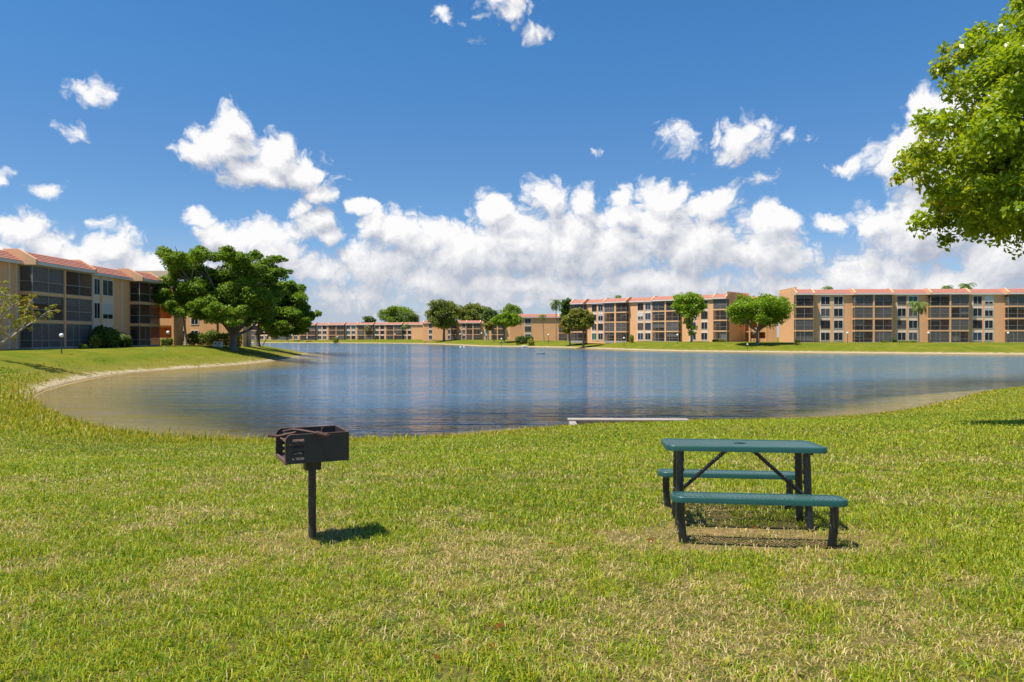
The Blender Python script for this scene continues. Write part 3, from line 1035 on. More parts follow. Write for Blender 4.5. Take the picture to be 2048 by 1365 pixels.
def leaves(name, clumps, n, size, mat, parent, seed, droop=0.0, hollow=0.55, asp=0.62, upb=0.55):
    """n leaf blades scattered through the shells of ellipsoid clumps [(centre, (rx, ry, rz)), ...] in the parent's frame"""
    rs = np.random.RandomState(seed)
    C = np.array([c for c, r in clumps])
    RR = np.array([r for c, r in clumps])
    wgt = (RR[:, 0] * RR[:, 2])
    wgt = wgt / wgt.sum()
    k = rs.choice(len(clumps), n, p=wgt)
    d = rs.normal(size=(n, 3))
    d[:, 2] = np.where(rs.rand(n) < 0.38, np.abs(d[:, 2]), d[:, 2])
    d /= np.linalg.norm(d, axis=1, keepdims=True)
    rad = hollow + (1.04 - hollow) * rs.rand(n) ** 0.6
    # ragged twig tips: a share of the leaves sits on sprigs that stick out
    spr = np.sin(d[:, 0] * 7 + k * 1.7) * np.sin(d[:, 1] * 6 + k * 2.3) * np.sin(d[:, 2] * 8 + k)
    rad = rad * (1 + 0.22 * spr)
    p = C[k] + d * RR[k] * rad[:, None]
    p[:, 2] -= droop * rs.rand(n)
    nrm = d * 0.7 + np.array([0, 0, upb]) + rs.normal(size=(n, 3)) * 0.55
    nrm /= np.linalg.norm(nrm, axis=1, keepdims=True)
    t = rs.normal(size=(n, 3))
    t -= nrm * (t * nrm).sum(1, keepdims=True)
    t /= np.linalg.norm(t, axis=1, keepdims=True) + 1e-9
    b = np.cross(nrm, t)
    sz = size * (0.6 + 0.8 * rs.rand(n))[:, None]
    bend = nrm * sz * 0.18
    v0 = p - t * sz * 0.5
    v1 = p + b * sz * 0.5 * asp - bend * 0.2
    v2 = p + t * sz * 0.5 - bend
    v3 = p - b * sz * 0.5 * asp - bend * 0.2
    V = np.stack([v0, v1, v2, v3], 1).reshape(-1, 3)
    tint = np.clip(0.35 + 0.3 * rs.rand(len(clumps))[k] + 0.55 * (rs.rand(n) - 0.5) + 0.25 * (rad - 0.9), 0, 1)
    return np_mesh(name, V, np.arange(4 * n), np.full(n, 4), mat, parent, {'tint': ('FLOAT', np.repeat(tint, 4))})


def limbs(mb, base, fork, targets, r0, rnd, n=7):
    base, fork = Vector(base), Vector(fork)
    mid = base.lerp(fork, 0.5) + Vector((rnd.uniform(-.1, .1), rnd.uniform(-.1, .1), 0)) * r0 * 3
    mb.tube([base - UP * 0.25, base + UP * r0 * 0.5, mid, fork], [r0 * 1.75, r0 * 1.2, r0 * 0.95, r0 * 0.85], n + 3)
    for t_ in targets:
        t_ = Vector(t_)
        m1 = fork.lerp(t_, 0.4) + Vector((rnd.uniform(-.3, .3), rnd.uniform(-.3, .3), rnd.uniform(-.1, .5))) * r0 * 2
        m2 = fork.lerp(t_, 0.75) + Vector((rnd.uniform(-.3, .3), rnd.uniform(-.3, .3), rnd.uniform(0, .6))) * r0 * 1.5
        ln = (t_ - fork).length
        ra = r0 * 0.55 * rnd.uniform(0.7, 1.0)
        mb.tube([fork - (m1 - fork).normalized() * r0 * 0.4, m1, m2, t_], [ra, ra * 0.72, ra * 0.45, ra * 0.2], n)
        for j in range(2):
            s_ = m1.lerp(m2, rnd.random())
            e_ = s_ + Vector((rnd.uniform(-1, 1), rnd.uniform(-1, 1), rnd.uniform(-.1, 1))).normalized() * ln * 0.35
            mb.tube([s_, s_.lerp(e_, 0.5) + UP * 0.05 * ln, e_], [ra * 0.45, ra * 0.3, ra * 0.12], 5)


def loc_px(px, y, d):
    return ((px - 1024) / F * d, d, 1.65 - (y - 675) / F * d)


def tree(name, label, cat, px, d, clump_px, mat, leaf, n, seed, bark='bark', r0=0.4, fork_y=None, fork_px=None, group=None, zb=None, depth_spread=1.0, droop=0.0, hollow=0.5, nl=9, flat=0.75):
    """clump_px: [(px, y, r_px), ...] centres and sizes of the foliage clumps at the tree's own distance"""
    rnd = random.Random(seed)
    bx = (px - 1024) / F * d
    bz = gz(bx, d) if zb is None else zb
    root = empty(name, (bx, d, bz), 0, label, cat, group)
    s = d / F
    xs = [c[0] for c in clump_px]
    half = max(1.0, (max(xs) - min(xs)) / 2 * s)
    xm = (max(xs) + min(xs)) / 2
    clumps = []
    for (cx, cy, cr) in clump_px:
        w_, e_, z_ = loc_px(cx, cy, d)
        off = abs(cx - xm) * s / half
        spread = half * math.sqrt(max(0.05, 1 - off * off)) * 0.75 * depth_spread
        dy = rnd.uniform(-spread, spread)
        r = cr * s
        clumps.append(((w_ - bx, dy, z_ - bz), (r * rnd.uniform(1.05, 1.3), r * 1.3, r * flat * 1.12)))
    # fill the back and the heart of the crown
    extra = []
    for (c, r) in clumps:
        if rnd.random() < 0.9:
            extra.append(((c[0] * 0.85 + rnd.uniform(-.3, .3) * r[0], -c[1] * 0.9 + rnd.uniform(-.5, .5) * half, c[2] - rnd.uniform(0, .5) * r[2]), (r[0] * .9, r[1] * .9, r[2] * .85)))
    # smaller sprigs round every clump break up its outline, in-between clumps tie neighbours together
    sat = []
    for (c, r) in clumps + extra:
        for j in range(4):
            a_, e_ = rnd.uniform(0, 6.28), rnd.uniform(-0.5, 1.3)
            k_ = rnd.uniform(0.34, 0.6)
            q_ = rnd.uniform(0.7, 1.0)
            sat.append(((c[0] + math.cos(a_) * math.cos(e_) * r[0] * q_, c[1] + math.sin(a_) * math.cos(e_) * r[1] * q_, c[2] + math.sin(e_) * r[2] * q_), (r[0] * k_, r[1] * k_, r[2] * k_)))
    tie = []
    for i, (c, r) in enumerate(clumps):
        near_ = sorted(clumps, key=lambda o: (o[0][0] - c[0]) ** 2 + (o[0][2] - c[2]) ** 2)[1:3]
        for (c2, r2) in near_:
            t_ = rnd.uniform(0.35, 0.65)
            tie.append((tuple(c[j] * (1 - t_) + c2[j] * t_ for j in range(3)), tuple((r[j] + r2[j]) * 0.36 for j in range(3))))
    allc = [(c, tuple(v_ * 0.88 for v_ in r)) for c, r in clumps + extra] + tie + sat
    fy = fork_y if fork_y else max(c[1] for c in clump_px) + 5
    fx = fork_px if fork_px else px
    fk = ((fx - px) * s, 0.0, loc_px(fx, fy, d)[2] - bz)
    tb = MB()
    tg = [c[0] for c in clumps + extra]
    rnd.shuffle(tg)
    limbs(tb, (0, 0, 0), fk, [(a, b_, c_) for a, b_, c_ in tg[:nl]], r0, rnd)
    tb.build('trunk', M[bark], root, smooth=True)
    leaves('crown', allc, n, leaf, M[mat], root, seed, droop, hollow)
    return root


def auto_clumps(x0, x1, y0, y1, k, seed, rr=0.2, dome=True):
    """clumps filling a domed outline given by its px box"""
    rnd = random.Random(seed)
    out = []
    rx, ry = (x1 - x0) / 2, (y1 - y0) / 2
    cx, cy = (x0 + x1) / 2, (y0 + y1) / 2
    base = min(rx, ry * 1.3)
    tries = 0
    while len(out) < k and tries < 4000:
        tries += 1
        a = rnd.uniform(0, 2 * math.pi)
        q = math.sqrt(rnd.uniform(0.02, 1))
        r = base * rr * rnd.uniform(0.85, 1.5)
        x = cx + math.cos(a) * q * (rx - r)
        y = cy + math.sin(a) * q * (ry - r * 0.8)
        if dome and y > cy + ry * 0.55 and abs(x - cx) > rx * 0.75:
            continue
        if all((x - o[0]) ** 2 + (y - o[1]) ** 2 > (0.7 * (r + o[2]) * 0.62) ** 2 for o in out):
            out.append((x, y, r))
    return out


# big spreading tree on the left bank and its neighbour
tree('spreading_tree', 'big dark green spreading tree with a forked grey trunk on the left bank', 'tree', 466, 108,
     [(338, 512, 17), (362, 522, 20), (398, 510, 17), (422, 520, 19), (452, 512, 17), (480, 520, 19), (508, 528, 18), (535, 518, 14), (548, 514, 9), (352, 548, 20), (340, 572, 18),
      (326, 585, 13), (312, 594, 10), (345, 598, 17), (372, 588, 22), (395, 556, 24), (425, 562, 24), (450, 548, 22), (480, 560, 24), (512, 562, 22), (545, 552, 17), (565, 548, 12),
      (575, 543, 7), (392, 605, 22), (420, 600, 22), (368, 618, 14), (447, 590, 22), (466, 618, 22), (440, 612, 20), (495, 602, 22), (523, 596, 20), (540, 580, 18), (480, 640, 16), (507, 628, 18), (405, 628, 14), (530, 622, 16), (428, 634, 13), (455, 640, 14), (385, 628, 15), (352, 600, 20), (505, 645, 13), (540, 605, 22), (412, 580, 24), (470, 580, 24), (375, 535, 20), (500, 545, 20), (530, 545, 18)],
     'leaf_ficus', 0.31, 110000, 11, r0=0.5, fork_y=672, depth_spread=0.9, hollow=0.4, nl=16, flat=0.72)
tree('spreading_tree', 'second dark green tree behind and right of the big spreading tree, drooping towards the water', 'tree', 514, 135,
     [(572, 572, 14), (590, 580, 16), (606, 598, 16), (552, 585, 18), (575, 600, 20), (600, 620, 16), (622, 632, 13), (634, 628, 8), (612, 645, 15), (585, 628, 20), (555, 615, 20), (560, 645, 18),
      (590, 652, 16), (608, 662, 10), (540, 640, 16), (572, 668, 10), (548, 655, 14), (530, 600, 16), (518, 625, 16)],
     'leaf_bright' if False else 'leaf_ficus', 0.36, 52000, 13, r0=0.5, fork_y=668, depth_spread=0.8, hollow=0.45, nl=10, flat=0.7)
tree('young_tree', 'thin pale young tree leaning by the water beneath the second dark tree', 'tree', 524, 140,
     [(540, 660, 9), (548, 650, 9), (556, 662, 8), (545, 672, 7), (560, 672, 6)], 'leaf_oak', 0.25, 1100, 15, bark='bark_pale', r0=0.14, fork_y=672, fork_px=535, hollow=0.2)
tree('leaning_tree', 'slim bare-stemmed tree leaning between the two big trunks', 'tree', 499, 126,
     [(488, 628, 10), (494, 640, 8)], 'leaf_dark', 0.3, 500, 16, bark='bark_pale', r0=0.22, fork_y=650, fork_px=492, hollow=0.2)
tree('slim_tree', 'slim tree against the tan wing wall left of the clipped hedge', 'tree', 372, 119,
     [(366, 622, 12), (372, 608, 14), (360, 632, 8)], 'leaf_ficus', 0.32, 1500, 17, bark='bark_pale', r0=0.2, fork_y=640, fork_px=368, hollow=0.3)

# sparse tree with yellowing leaves at the left edge
rnd = random.Random(5)
d = 58.0
bx = (-42 - 1024) / F * d
root = empty('sparse_tree', (bx, d, gz(bx, d)), 0, 'sparse tree with bare grey branches and yellowing leaves beside the left block', 'tree')
tb = MB()
s = d / F
bz = gz(bx, d)


def lp(px, y, dy=0.0):
    w_ = loc_px(px, y, d)
    return Vector((w_[0] - bx, dy, w_[2] - bz))


tb.tube([(0, 0, -0.3), (0.05, 0, 0.4), lp(-30, 690), lp(-18, 685)], [0.34, 0.26, 0.2, 0.17], 9)
main = [([(-18, 685, 0), (0, 688, .1), (22, 672, .3), (40, 655, .5), (62, 640, .7), (82, 622, .9)], 0.14),
        ([(-18, 685, 0), (-2, 668, -.2), (8, 640, -.4), (16, 615, -.6), (24, 592, -.7)], 0.13),
        ([(-18, 685, 0), (-24, 650, .3), (-20, 610, .6), (-10, 580, .8)], 0.13),
        ([(10, 680, .2), (32, 668, -.4), (52, 655, -.8), (72, 646, -1.2)], 0.08),
        ([(40, 655, .5), (34, 632, .8), (40, 612, 1.0)], 0.06),
        ([(8, 640, -.4), (28, 625, -.9), (48, 612, -1.2)], 0.06),
        ([(22, 672, .3), (26, 650, .9), (18, 632, 1.3)], 0.06),
        ([(62, 640, .7), (60, 622, .4), (54, 610, .2)], 0.045)]
clumps = []
for pts, r in main:
    P_ = [lp(*q) for q in pts]
    tb.tube(P_, [r * (1 - 0.8 * i / (len(P_) - 1)) for i in range(len(P_))], 7)
    for a_, b_ in zip(P_[1:], P_[2:] + [P_[-1]]):
        for j in range(5):
            s0 = a_.lerp(b_, rnd.random())
            e0 = s0 + Vector((rnd.uniform(-.6, 1), rnd.uniform(-1, 1), rnd.uniform(-.1, 1))).normalized() * rnd.uniform(.4, 1.0)
            tb.tube([s0, s0.lerp(e0, .5) + Vector((0, 0, .04)), e0], [0.022, 0.015, 0.006], 4)
            clumps.append((tuple(e0), (.22, .22, .16)))
tb.build('trunk', M['bark_pale'], root, smooth=True)
leaves('crown', clumps, 3600, 0.14, M['leaf_gold'], root, 8, hollow=0.1)

# trees across the lake: label, px, distance, px box, clumps, colour, leaf, count
tree('flat_topped_tree', 'broad bright green flat-topped tree in front of the stair tower', 'tree', 1515, 172,
     auto_clumps(1449, 1592, 584, 660, 40, 51, 0.30), 'leaf_bright', 0.38, 26000, 51, r0=0.32, fork_y=664, depth_spread=0.8, nl=12, flat=0.7)
tree('upright_tree', 'upright yellow-green tree standing close to the angled block', 'tree', 1383, 196,
     auto_clumps(1344, 1412, 580, 640, 22, 52, 0.32) + [(1377, 645, 10), (1384, 655, 8), (1372, 632, 12), (1383, 668, 6)], 'leaf_bright', 0.42, 12000, 52, bark='bark_pale', r0=0.25, fork_y=655, hollow=0.35)
tree('rusty_tree', 'rusty green tree with a leaning trunk at the left end of the angled block', 'tree', 1167, 222,
     auto_clumps(1131, 1193, 616, 664, 24, 53, 0.3) + [(1150, 655, 9)], 'leaf_rust', 0.46, 13000, 53, r0=0.3, fork_y=664, nl=9)
tree('rusty_tree', 'lower rusty green tree left of the leaning one by the angled block', 'tree', 1140, 238,
     auto_clumps(1116, 1152, 630, 668, 14, 54, 0.32), 'leaf_rust', 0.5, 4000, 54, r0=0.25, fork_y=668)
tree('background_tree', 'dark green tree rising behind the left end of the angled block', 'tree', 1136, 262,
     auto_clumps(1118, 1152, 596, 650, 16, 55, 0.32), 'leaf_dark', 0.55, 4500, 55, r0=0.3, fork_y=650)
tree('vivid_tree', 'vivid lime green tree by the far lawn left of the dark hedge', 'tree', 1008, 272,
     auto_clumps(981, 1046, 624, 656, 22, 56, 0.3), 'leaf_bright', 0.46, 11000, 56, r0=0.3, fork_y=660)
tree('rusty_tree', 'small reddish green tree just left of the lime green one', 'tree', 988, 285,
     auto_clumps(966, 990, 640, 664, 9, 57, 0.35), 'leaf_rust', 0.5, 1800, 57, r0=0.2, fork_y=666)
tree('background_tree', 'grey green tree between the short row and the lime green tree', 'tree', 976, 330,
     auto_clumps(960, 1000, 616, 655, 16, 58, 0.3), 'leaf_dark', 0.6, 4200, 58, r0=0.35, fork_y=660)
tree('background_tree', 'tall bright green tree peeking out behind the lime green tree', 'tree', 1028, 345,
     auto_clumps(1000, 1045, 606, 645, 14, 59, 0.33), 'leaf_mid', 0.6, 4200, 59, r0=0.35, fork_y=650)
tree('round_oak', 'large rounded olive oak standing between the two far rows', 'tree', 888, 372,
     auto_clumps(849, 924, 597, 664, 38, 60, 0.27), 'leaf_oak', 0.68, 20000, 60, r0=0.6, fork_y=658, nl=9)
tree('background_tree', 'wide olive oak behind the short red roofed row', 'tree', 945, 420,
     auto_clumps(905, 988, 606, 650, 30, 61, 0.27), 'leaf_oak', 0.8, 14000, 61, r0=0.6, fork_y=655)
tree('background_tree', 'bright green treetop above the roofs of the low far row', 'tree', 792, 520,
     auto_clumps(754, 830, 609, 655, 26, 62, 0.28), 'leaf_mid', 1.0, 7500, 62, r0=0.6, fork_y=660)
tree('background_tree', 'small dark treetop just left of the bright one above the low far row', 'tree', 742, 520,
     auto_clumps(724, 758, 630, 655, 8, 63, 0.35), 'leaf_dark', 0.9, 1700, 63, r0=0.4, fork_y=660)
tree('background_tree', 'small grey green tree at the right shoulder of the bright far treetop', 'tree', 828, 515,
     auto_clumps(812, 842, 624, 655, 8, 64, 0.35), 'leaf_oak', 0.9, 1700, 64, r0=0.4, fork_y=660)

# near tree whose leafy branches hang into the picture at the right
d = 15.0
bx = 14.0
bz = gz(bx, d)
root = empty('shade_tree', (bx, d, bz), 0, 'near leafy shade tree hanging its glossy branches into the top right', 'tree')
rnd = random.Random(77)
clumps = []
near_px = [(1990, 70, 40), (1940, 100, 30), (2030, 120, 60), (1985, 150, 50), (1935, 165, 28), (2060, 200, 80), (1975, 220, 55), (1915, 235, 34), (1870, 255, 30), (1830, 265, 22), (1812, 250, 14),
           (1850, 300, 34), (1825, 335, 24), (1812, 350, 14), (1900, 300, 45), (1950, 300, 55), (2030, 310, 75), (1880, 350, 28), (1905, 385, 36), (1950, 380, 50), (2010, 390, 60), (1925, 420, 34),
           (1960, 440, 34), (2000, 440, 32), (1970, 458, 20), (1940, 440, 24), (2045, 430, 45), (2025, 455, 26), (2050, 400, 50), (2020, 350, 60), (2035, 8, 22), (2010, 30, 24), (2040, 50, 40), (2000, 100, 40), (2080, 90, 60), (2090, 10, 50), (1955, 60, 18), (1965, 42, 12), (2050, 455, 16), (1895, 405, 16), (2100, 300, 90), (2140, 180, 90), (2120, 420, 70)]
tg = []
for (cx, cy, cr) in near_px:
    dy = rnd.uniform(-1.5, 1.5) * (1.0 if cx > 1880 else 0.5)
    x, y, z = (cx - 1024) / F * d, dy, 1.65 - (cy - 675) / F * d
    r = cr / F * d
    clumps.append(((x - bx, dy, z - bz), (r * 1.05, r * 1.2, r * 0.9)))
    if cx > 1880:
        clumps.append(((x - bx + 0.2, -dy + rnd.uniform(-.6, .6), z - bz + rnd.uniform(-.2, .2)), (r * 1.0, r * 1.2, r * 0.85)))
    tg.append((x - bx, dy, z - bz))
for j in range(34):                                    # the rest of the crown, round its trunk
    a = rnd.uniform(0, 6.28)
    q = math.sqrt(rnd.random()) * 3.6
    zz = rnd.uniform(4.3, 7.8)
    c = (0.6 + math.cos(a) * q, math.sin(a) * q, zz)
    if c[0] + bx < 9.4 + abs(zz - 5.1) * 0.3:
        continue
    rr_ = rnd.uniform(0.6, 1.15)
    clumps.append((c, (rr_, rr_, rr_ * 0.75)))
    if j % 3 == 0:
        tg.append(c)
tb = MB()
fk_ = Vector((-0.3, 0, 2.7))
limbs(tb, (0, 0, 0), fk_, [tuple(fk_.lerp(Vector(c), 0.68)) for c in tg[::2] if c[2] > 4.4], 0.16, rnd, 8)
tb.build('trunk', M['bark'], root, smooth=True)
leaves('crown', clumps, 108000, 0.118, M['leaf_near'], root, 78, droop=0.12, hollow=0.15, asp=0.55, upb=0.35)


# ------------------------------------------------------------------ palms
def palm(label, px, d, top_y, base_y, crown_r, seed, mat='frond', name='palm_tree', nfr=26, lean=0.0, group=None, r0=0.16, zb=None):
    rnd = random.Random(seed)
    bx = (px - 1024) / F * d
    bz = gz(bx, d) if zb is None else zb
    root = empty(name, (bx, d, bz), 0, label, 'palm tree', group)
    hz = loc_px(px, top_y, d)[2] - bz
    tb = MB()
    tb.tube([(0, 0, -0.3), (lean * 0.2, 0, hz * 0.3), (lean * 0.6, 0, hz * 0.7), (lean, 0, hz)], [r0 * 1.3, r0, r0 * 0.85, r0 * 0.9], 9)
    tb.build('trunk', M['palm_bark'], root, smooth=True)
    V, Fc, tint = [], [], []
    for i in range(nfr):
        a = 2 * math.pi * i / nfr * 2.4 + rnd.uniform(-.2, .2)
        el0 = rnd.uniform(-0.2, 1.2)
        L = crown_r * rnd.uniform(0.85, 1.15)
        dirv = Vector((math.cos(a), math.sin(a), 0))
        side = Vector((-math.sin(a), math.cos(a), 0))
        p = Vector((lean, 0, hz))
        e = el0
        pts = [p.copy()]
        for j in range(8):
            p = p + (dirv * math.cos(e) + UP * math.sin(e)) * L / 8
            e -= 0.24 + 0.10 * rnd.random()
            pts.append(p.copy())
        tn = rnd.random()
        for j in range(1, 9):
            for h in range(2):
                q = pts[j - 1].lerp(pts[j], 0.5 * h + 0.25)
                wl = L * 0.24 * math.sin(math.pi * min(0.96, (j + 0.5 * h) / 9.3)) + 0.04
                for sg in (-1, 1):
                    tip = q + side * sg * wl + (pts[j] - pts[j - 1]).normalized() * wl * 0.6 - UP * wl * 0.35
                    wv_ = (pts[j] - pts[j - 1]) * 0.22
                    n = len(V)
                    V.extend([q - wv_, q + wv_, tip])
                    Fc.append((n, n + 1, n + 2))
                    tint += [min(1, max(0, tn + rnd.uniform(-.2, .2)))] * 3
    V = np.array([tuple(v_) for v_ in V])
    np_mesh('crown', V, np.array(Fc).ravel(), np.full(len(Fc), 3), M[mat], root, {'tint': ('FLOAT', np.array(tint))})
    return root


palm('feathery palm in front of the right-hand block between two window walls', 1837, 176, 611, 686, 3.0, 101, nfr=34, r0=0.2)
palm('slender palm with a small head before the blank end wall', 1088, 262, 633, 683, 2.0, 102, lean=-0.6, r0=0.15)
palm('tall grey palm rising behind the end block beside the angled block', 1112, 268, 606, 680, 3.6, 103, nfr=30)
palm('low yellow-tipped palm with a broad head before the low far row', 737, 428, 655, 679, 4.0, 104, mat='frond_yellow', nfr=30)
palm('green palm with a thin trunk before the right half of the low far row', 811, 414, 651, 679, 3.2, 105, nfr=28)
palm('palm top showing above the roof beside the stair tower', 1655, 240, 577, 660, 2.4, 106)
palm('left of the two palm tops above the right-hand roof, the smaller one', 1893, 238, 575, 660, 2.6, 107)
palm('right of the two palm tops above the right-hand roof, the wider one', 1933, 238, 573, 660, 3.4, 108, nfr=30)
palm('tiny palm top poking over the middle of the angled roof', 1236, 270, 593, 660, 1.9, 109)
palm('small grey palm before the left part of the low far row', 588, 436, 664, 680, 3.2, 110)


def bush(name, label, px0, px1, y0, y1, d, mat, leaf, n, seed, group=None, boxy=False, cat='shrub'):
    s = d / F
    cx = ((px0 + px1) / 2 - 1024) * s
    bz = gz(cx, d)
    w_ = (px1 - px0) * s / 2
    top = 1.65 - (y0 - 675) * s - bz
    root = empty(name, (cx, d, bz), 0, label, cat, group)
    rnd = random.Random(seed)
    cl = []
    k = max(3, int(w_ * 2 / max(top, 0.3) * 2))
    for i in range(k):
        x = -w_ + (i + 0.5) * 2 * w_ / k
        h_ = top * (rnd.uniform(0.92, 1.0) if boxy else rnd.uniform(0.72, 1.0))
        cl.append(((x, rnd.uniform(-.2, .2), h_ * 0.52), (max(w_ / k * 1.25, 0.15), max(0.35, top * 0.45), h_ * 0.5)))
        if boxy:
            cl.append(((x, 0, h_ * 0.78), (w_ / k * 1.2, max(0.35, top * 0.4), h_ * 0.22)))
            cl.append(((x, 0, h_ * 0.25), (w_ / k * 1.2, max(0.35, top * 0.4), h_ * 0.25)))
    sm = MB()
    for c, r in cl:
        sm.tube([(c[0] * 0.6, 0, -0.1), (c[0] * 0.9, c[1] * 0.5, c[2] * 0.6), c], [0.03, 0.025, 0.012], 5)
    sm.build('stem', M['bark'], root)
    leaves('foliage', cl, n, leaf, M[mat], root, seed, hollow=0.6, upb=0.4)
    return root


bush('rounded_hedge', 'rounded clipped hedge left of the topiary shrub, by the big spreading tree', 376, 427, 664, 693, 115, 'leaf_hedge', 0.17, 6000, 201, boxy=True, cat='hedge')
bush('rounded_hedge', 'clipped hedge between the topiary shrub and the big trunk', 430, 462, 665, 693, 116, 'leaf_hedge', 0.17, 4000, 202, boxy=True, cat='hedge')
bush('rounded_hedge', 'narrow hedge end just right of the big trunk', 468, 482, 666, 690, 117, 'leaf_hedge', 0.17, 1800, 203, boxy=True, cat='hedge')
bush('topiary_shrub', 'small dark topiary ball above the rounded hedge', 416, 433, 656, 690, 116.5, 'leaf_dark', 0.18, 1600, 204)
bush('low_hedge', 'low dark hedge at the foot of the open gallery', 322, 345, 677, 690, 110, 'leaf_hedge', 0.2, 1500, 205, boxy=True, cat='hedge')
bush('low_hedge', 'dark clipped boxy hedge in front of the blank end wall', 1031, 1066, 672, 683, 262, 'leaf_dark', 0.35, 3200, 206, boxy=True, cat='hedge')
bush('shore_shrub', 'yellow green shrub at the waterline below the dark boxy hedge', 1056, 1068, 677, 691, 254, 'leaf_gold', 0.4, 700, 207)
bush('foundation_shrub', 'small shrub below the feathery palm by the right-hand block', 1799, 1834, 682, 687, 178, 'leaf_mid', 0.25, 1400, 208)
bush('foundation_shrub', 'low shrub before the second bay of the right-hand block', 1763, 1776, 682, 687, 178, 'leaf_mid', 0.25, 600, 209)
bush('foundation_shrub', 'dark shrub at the first wall of the right-hand block', 1783, 1792, 675, 687, 180, 'leaf_dark', 0.25, 600, 210)
bush('foundation_shrub', 'flowering shrub row at the right end of the angled block', 1425, 1452, 679, 686, 198, 'leaf_rust', 0.25, 1400, 211)
bush('foundation_shrub', 'brownish shrub in the notch of the angled block below its middle windows', 1259, 1267, 669, 684, 216, 'leaf_rust', 0.3, 700, 212)
bush('foundation_shrub', 'dark shrub at the left corner of the right-hand block', 1590, 1600, 679, 687, 178, 'leaf_dark', 0.25, 600, 213)
bush('foundation_shrub', 'rounded shrub before the middle of the low far row', 666, 677, 673, 680, 420, 'leaf_oak', 0.5, 600, 214)
bush('foundation_shrub', 'leafy tropical shrub below the balcony with the lamp on the left bank', 158, 172, 687, 701, 80, 'leaf_mid', 0.3, 500, 215)
bush('tropical_shrub', 'dark tropical shrub filling the window recess of the left block', 192, 232, 652, 697, 88, 'leaf_dark', 0.36, 3600, 216)
bush('tropical_shrub', 'lower dark shrub right of the recess planting by the left block', 228, 262, 672, 694, 93, 'leaf_dark', 0.34, 2200, 217)
bush('tropical_shrub', 'orange tinted croton shrub beside the dark recess planting', 184, 198, 670, 698, 86, 'leaf_gold', 0.25, 420, 218)
palm('bushy palm rising from the planting in the recess of the left block', 212, 89, 668, 697, 2.0, 111, nfr=26, r0=0.08, name='bushy_palm')
palm('light green small palm right of the bushy palm by the left block', 236, 91, 672, 695, 1.6, 112, nfr=22, r0=0.07, name='bushy_palm')
palm('pale tipped palm at the far side of the left recess planting', 249, 92, 676, 694, 1.1, 113, nfr=16, r0=0.06, name='bushy_palm', mat='frond_yellow')

# ------------------------------------------------------------------ globe lamps
lamp0 = None


def globe_lamp(px, d, label, h=1.5, gr=0.2, k=1.0):
    global lamp0
    x = (px - 1024) / F * d
    loc = (x, d, gz(x, d))
    if lamp0 is None:
        lamp0 = empty('globe_lamp', loc, 0)
        MB().lathe([(0.09, -0.1), (0.09, 0.05), (0.05, 0.08), (0.043, h - 0.05), (0.075, h - 0.02), (0.075, h + 0.03)], 12).build('post', M['post_dark'], lamp0, True)
        prof = [(gr * math.sin(math.pi * i / 14) + (0.03 if i in (0, 14) else 0), h + gr - gr * math.cos(math.pi * i / 14)) for i in range(15)]
        MB().lathe(prof, 24).build('globe', M['globe'], lamp0, True)
        o = lamp0
    else:
        o = copy_tree(lamp0)
        o.location = loc
    o.scale = (k, k, k)
    tag(o, label, 'lamp', 'white globe lamps round the lake')
    return o


globe_lamp(123, 71, 'white globe lamp on a short dark post in front of the left block balconies', k=1.0)
globe_lamp(336, 98, 'white globe lamp on a dark post before the open gallery, left of the hedges', k=1.1)
globe_lamp(1248, 205, 'globe lamp before the middle of the angled block, left of its notch wall', k=1.35)
globe_lamp(1355, 190, 'globe lamp just left of the upright yellow-green tree', k=1.3)
globe_lamp(1508, 176, 'globe lamp beside the trunk of the bright flat-topped tree', k=1.35)
globe_lamp(1495, 164, 'low globe lamp nearest the water left of the flat-topped tree', k=0.9)
globe_lamp(1695, 172, 'globe lamp before the first window wall of the right-hand block', k=1.3)
globe_lamp(1857, 172, 'globe lamp just right of the feathery palm', k=1.3)
globe_lamp(2016, 172, 'globe lamp before the last visible bay of the right-hand block', k=1.3)
globe_lamp(1097, 256, 'globe lamp before the blank end wall, right of the slender palm', k=1.6)
globe_lamp(614, 425, 'leftmost globe lamp before the low far row', k=1.9)
globe_lamp(675, 420, 'globe lamp second from the left before the low far row', k=1.9)
globe_lamp(751, 414, 'globe lamp third from the left before the low far row', k=1.9)
globe_lamp(790, 410, 'rightmost globe lamp before the low far row', k=1.9)
globe_lamp(920, 360, 'globe lamp right of the round oak before the short far row', k=1.8)
globe_lamp(963, 345, 'globe lamp left of the reddish green tree on the far lawn', k=1.8)
globe_lamp(1003, 262, 'globe lamp under the lime green tree', k=1.5)

# ------------------------------------------------------------------ small things round the lake
ux, ud = (436 - 1024) / F * 110, 110.0
ub = empty('utility_box', (ux, ud, gz(ux, ud)), 0.1, 'white electrical cabinet with two dark round vents between the hedge and the big trunk', 'utility box')
MB().box(-0.58, 0.58, -0.3, 0.3, -0.1, 0.72).build('cabinet', M['white_paint'], ub)
MB().box(-0.62, 0.62, -0.34, 0.34, 0.722, 0.78).build('lid', M['white_paint'], ub)
for xx in (-0.26, 0.26):
    mb = MB()
    mb.tube([(xx, -0.303, 0.5), (xx, -0.325, 0.5)], 0.09, 12)
    mb.build('vent', M['blackish'], ub)


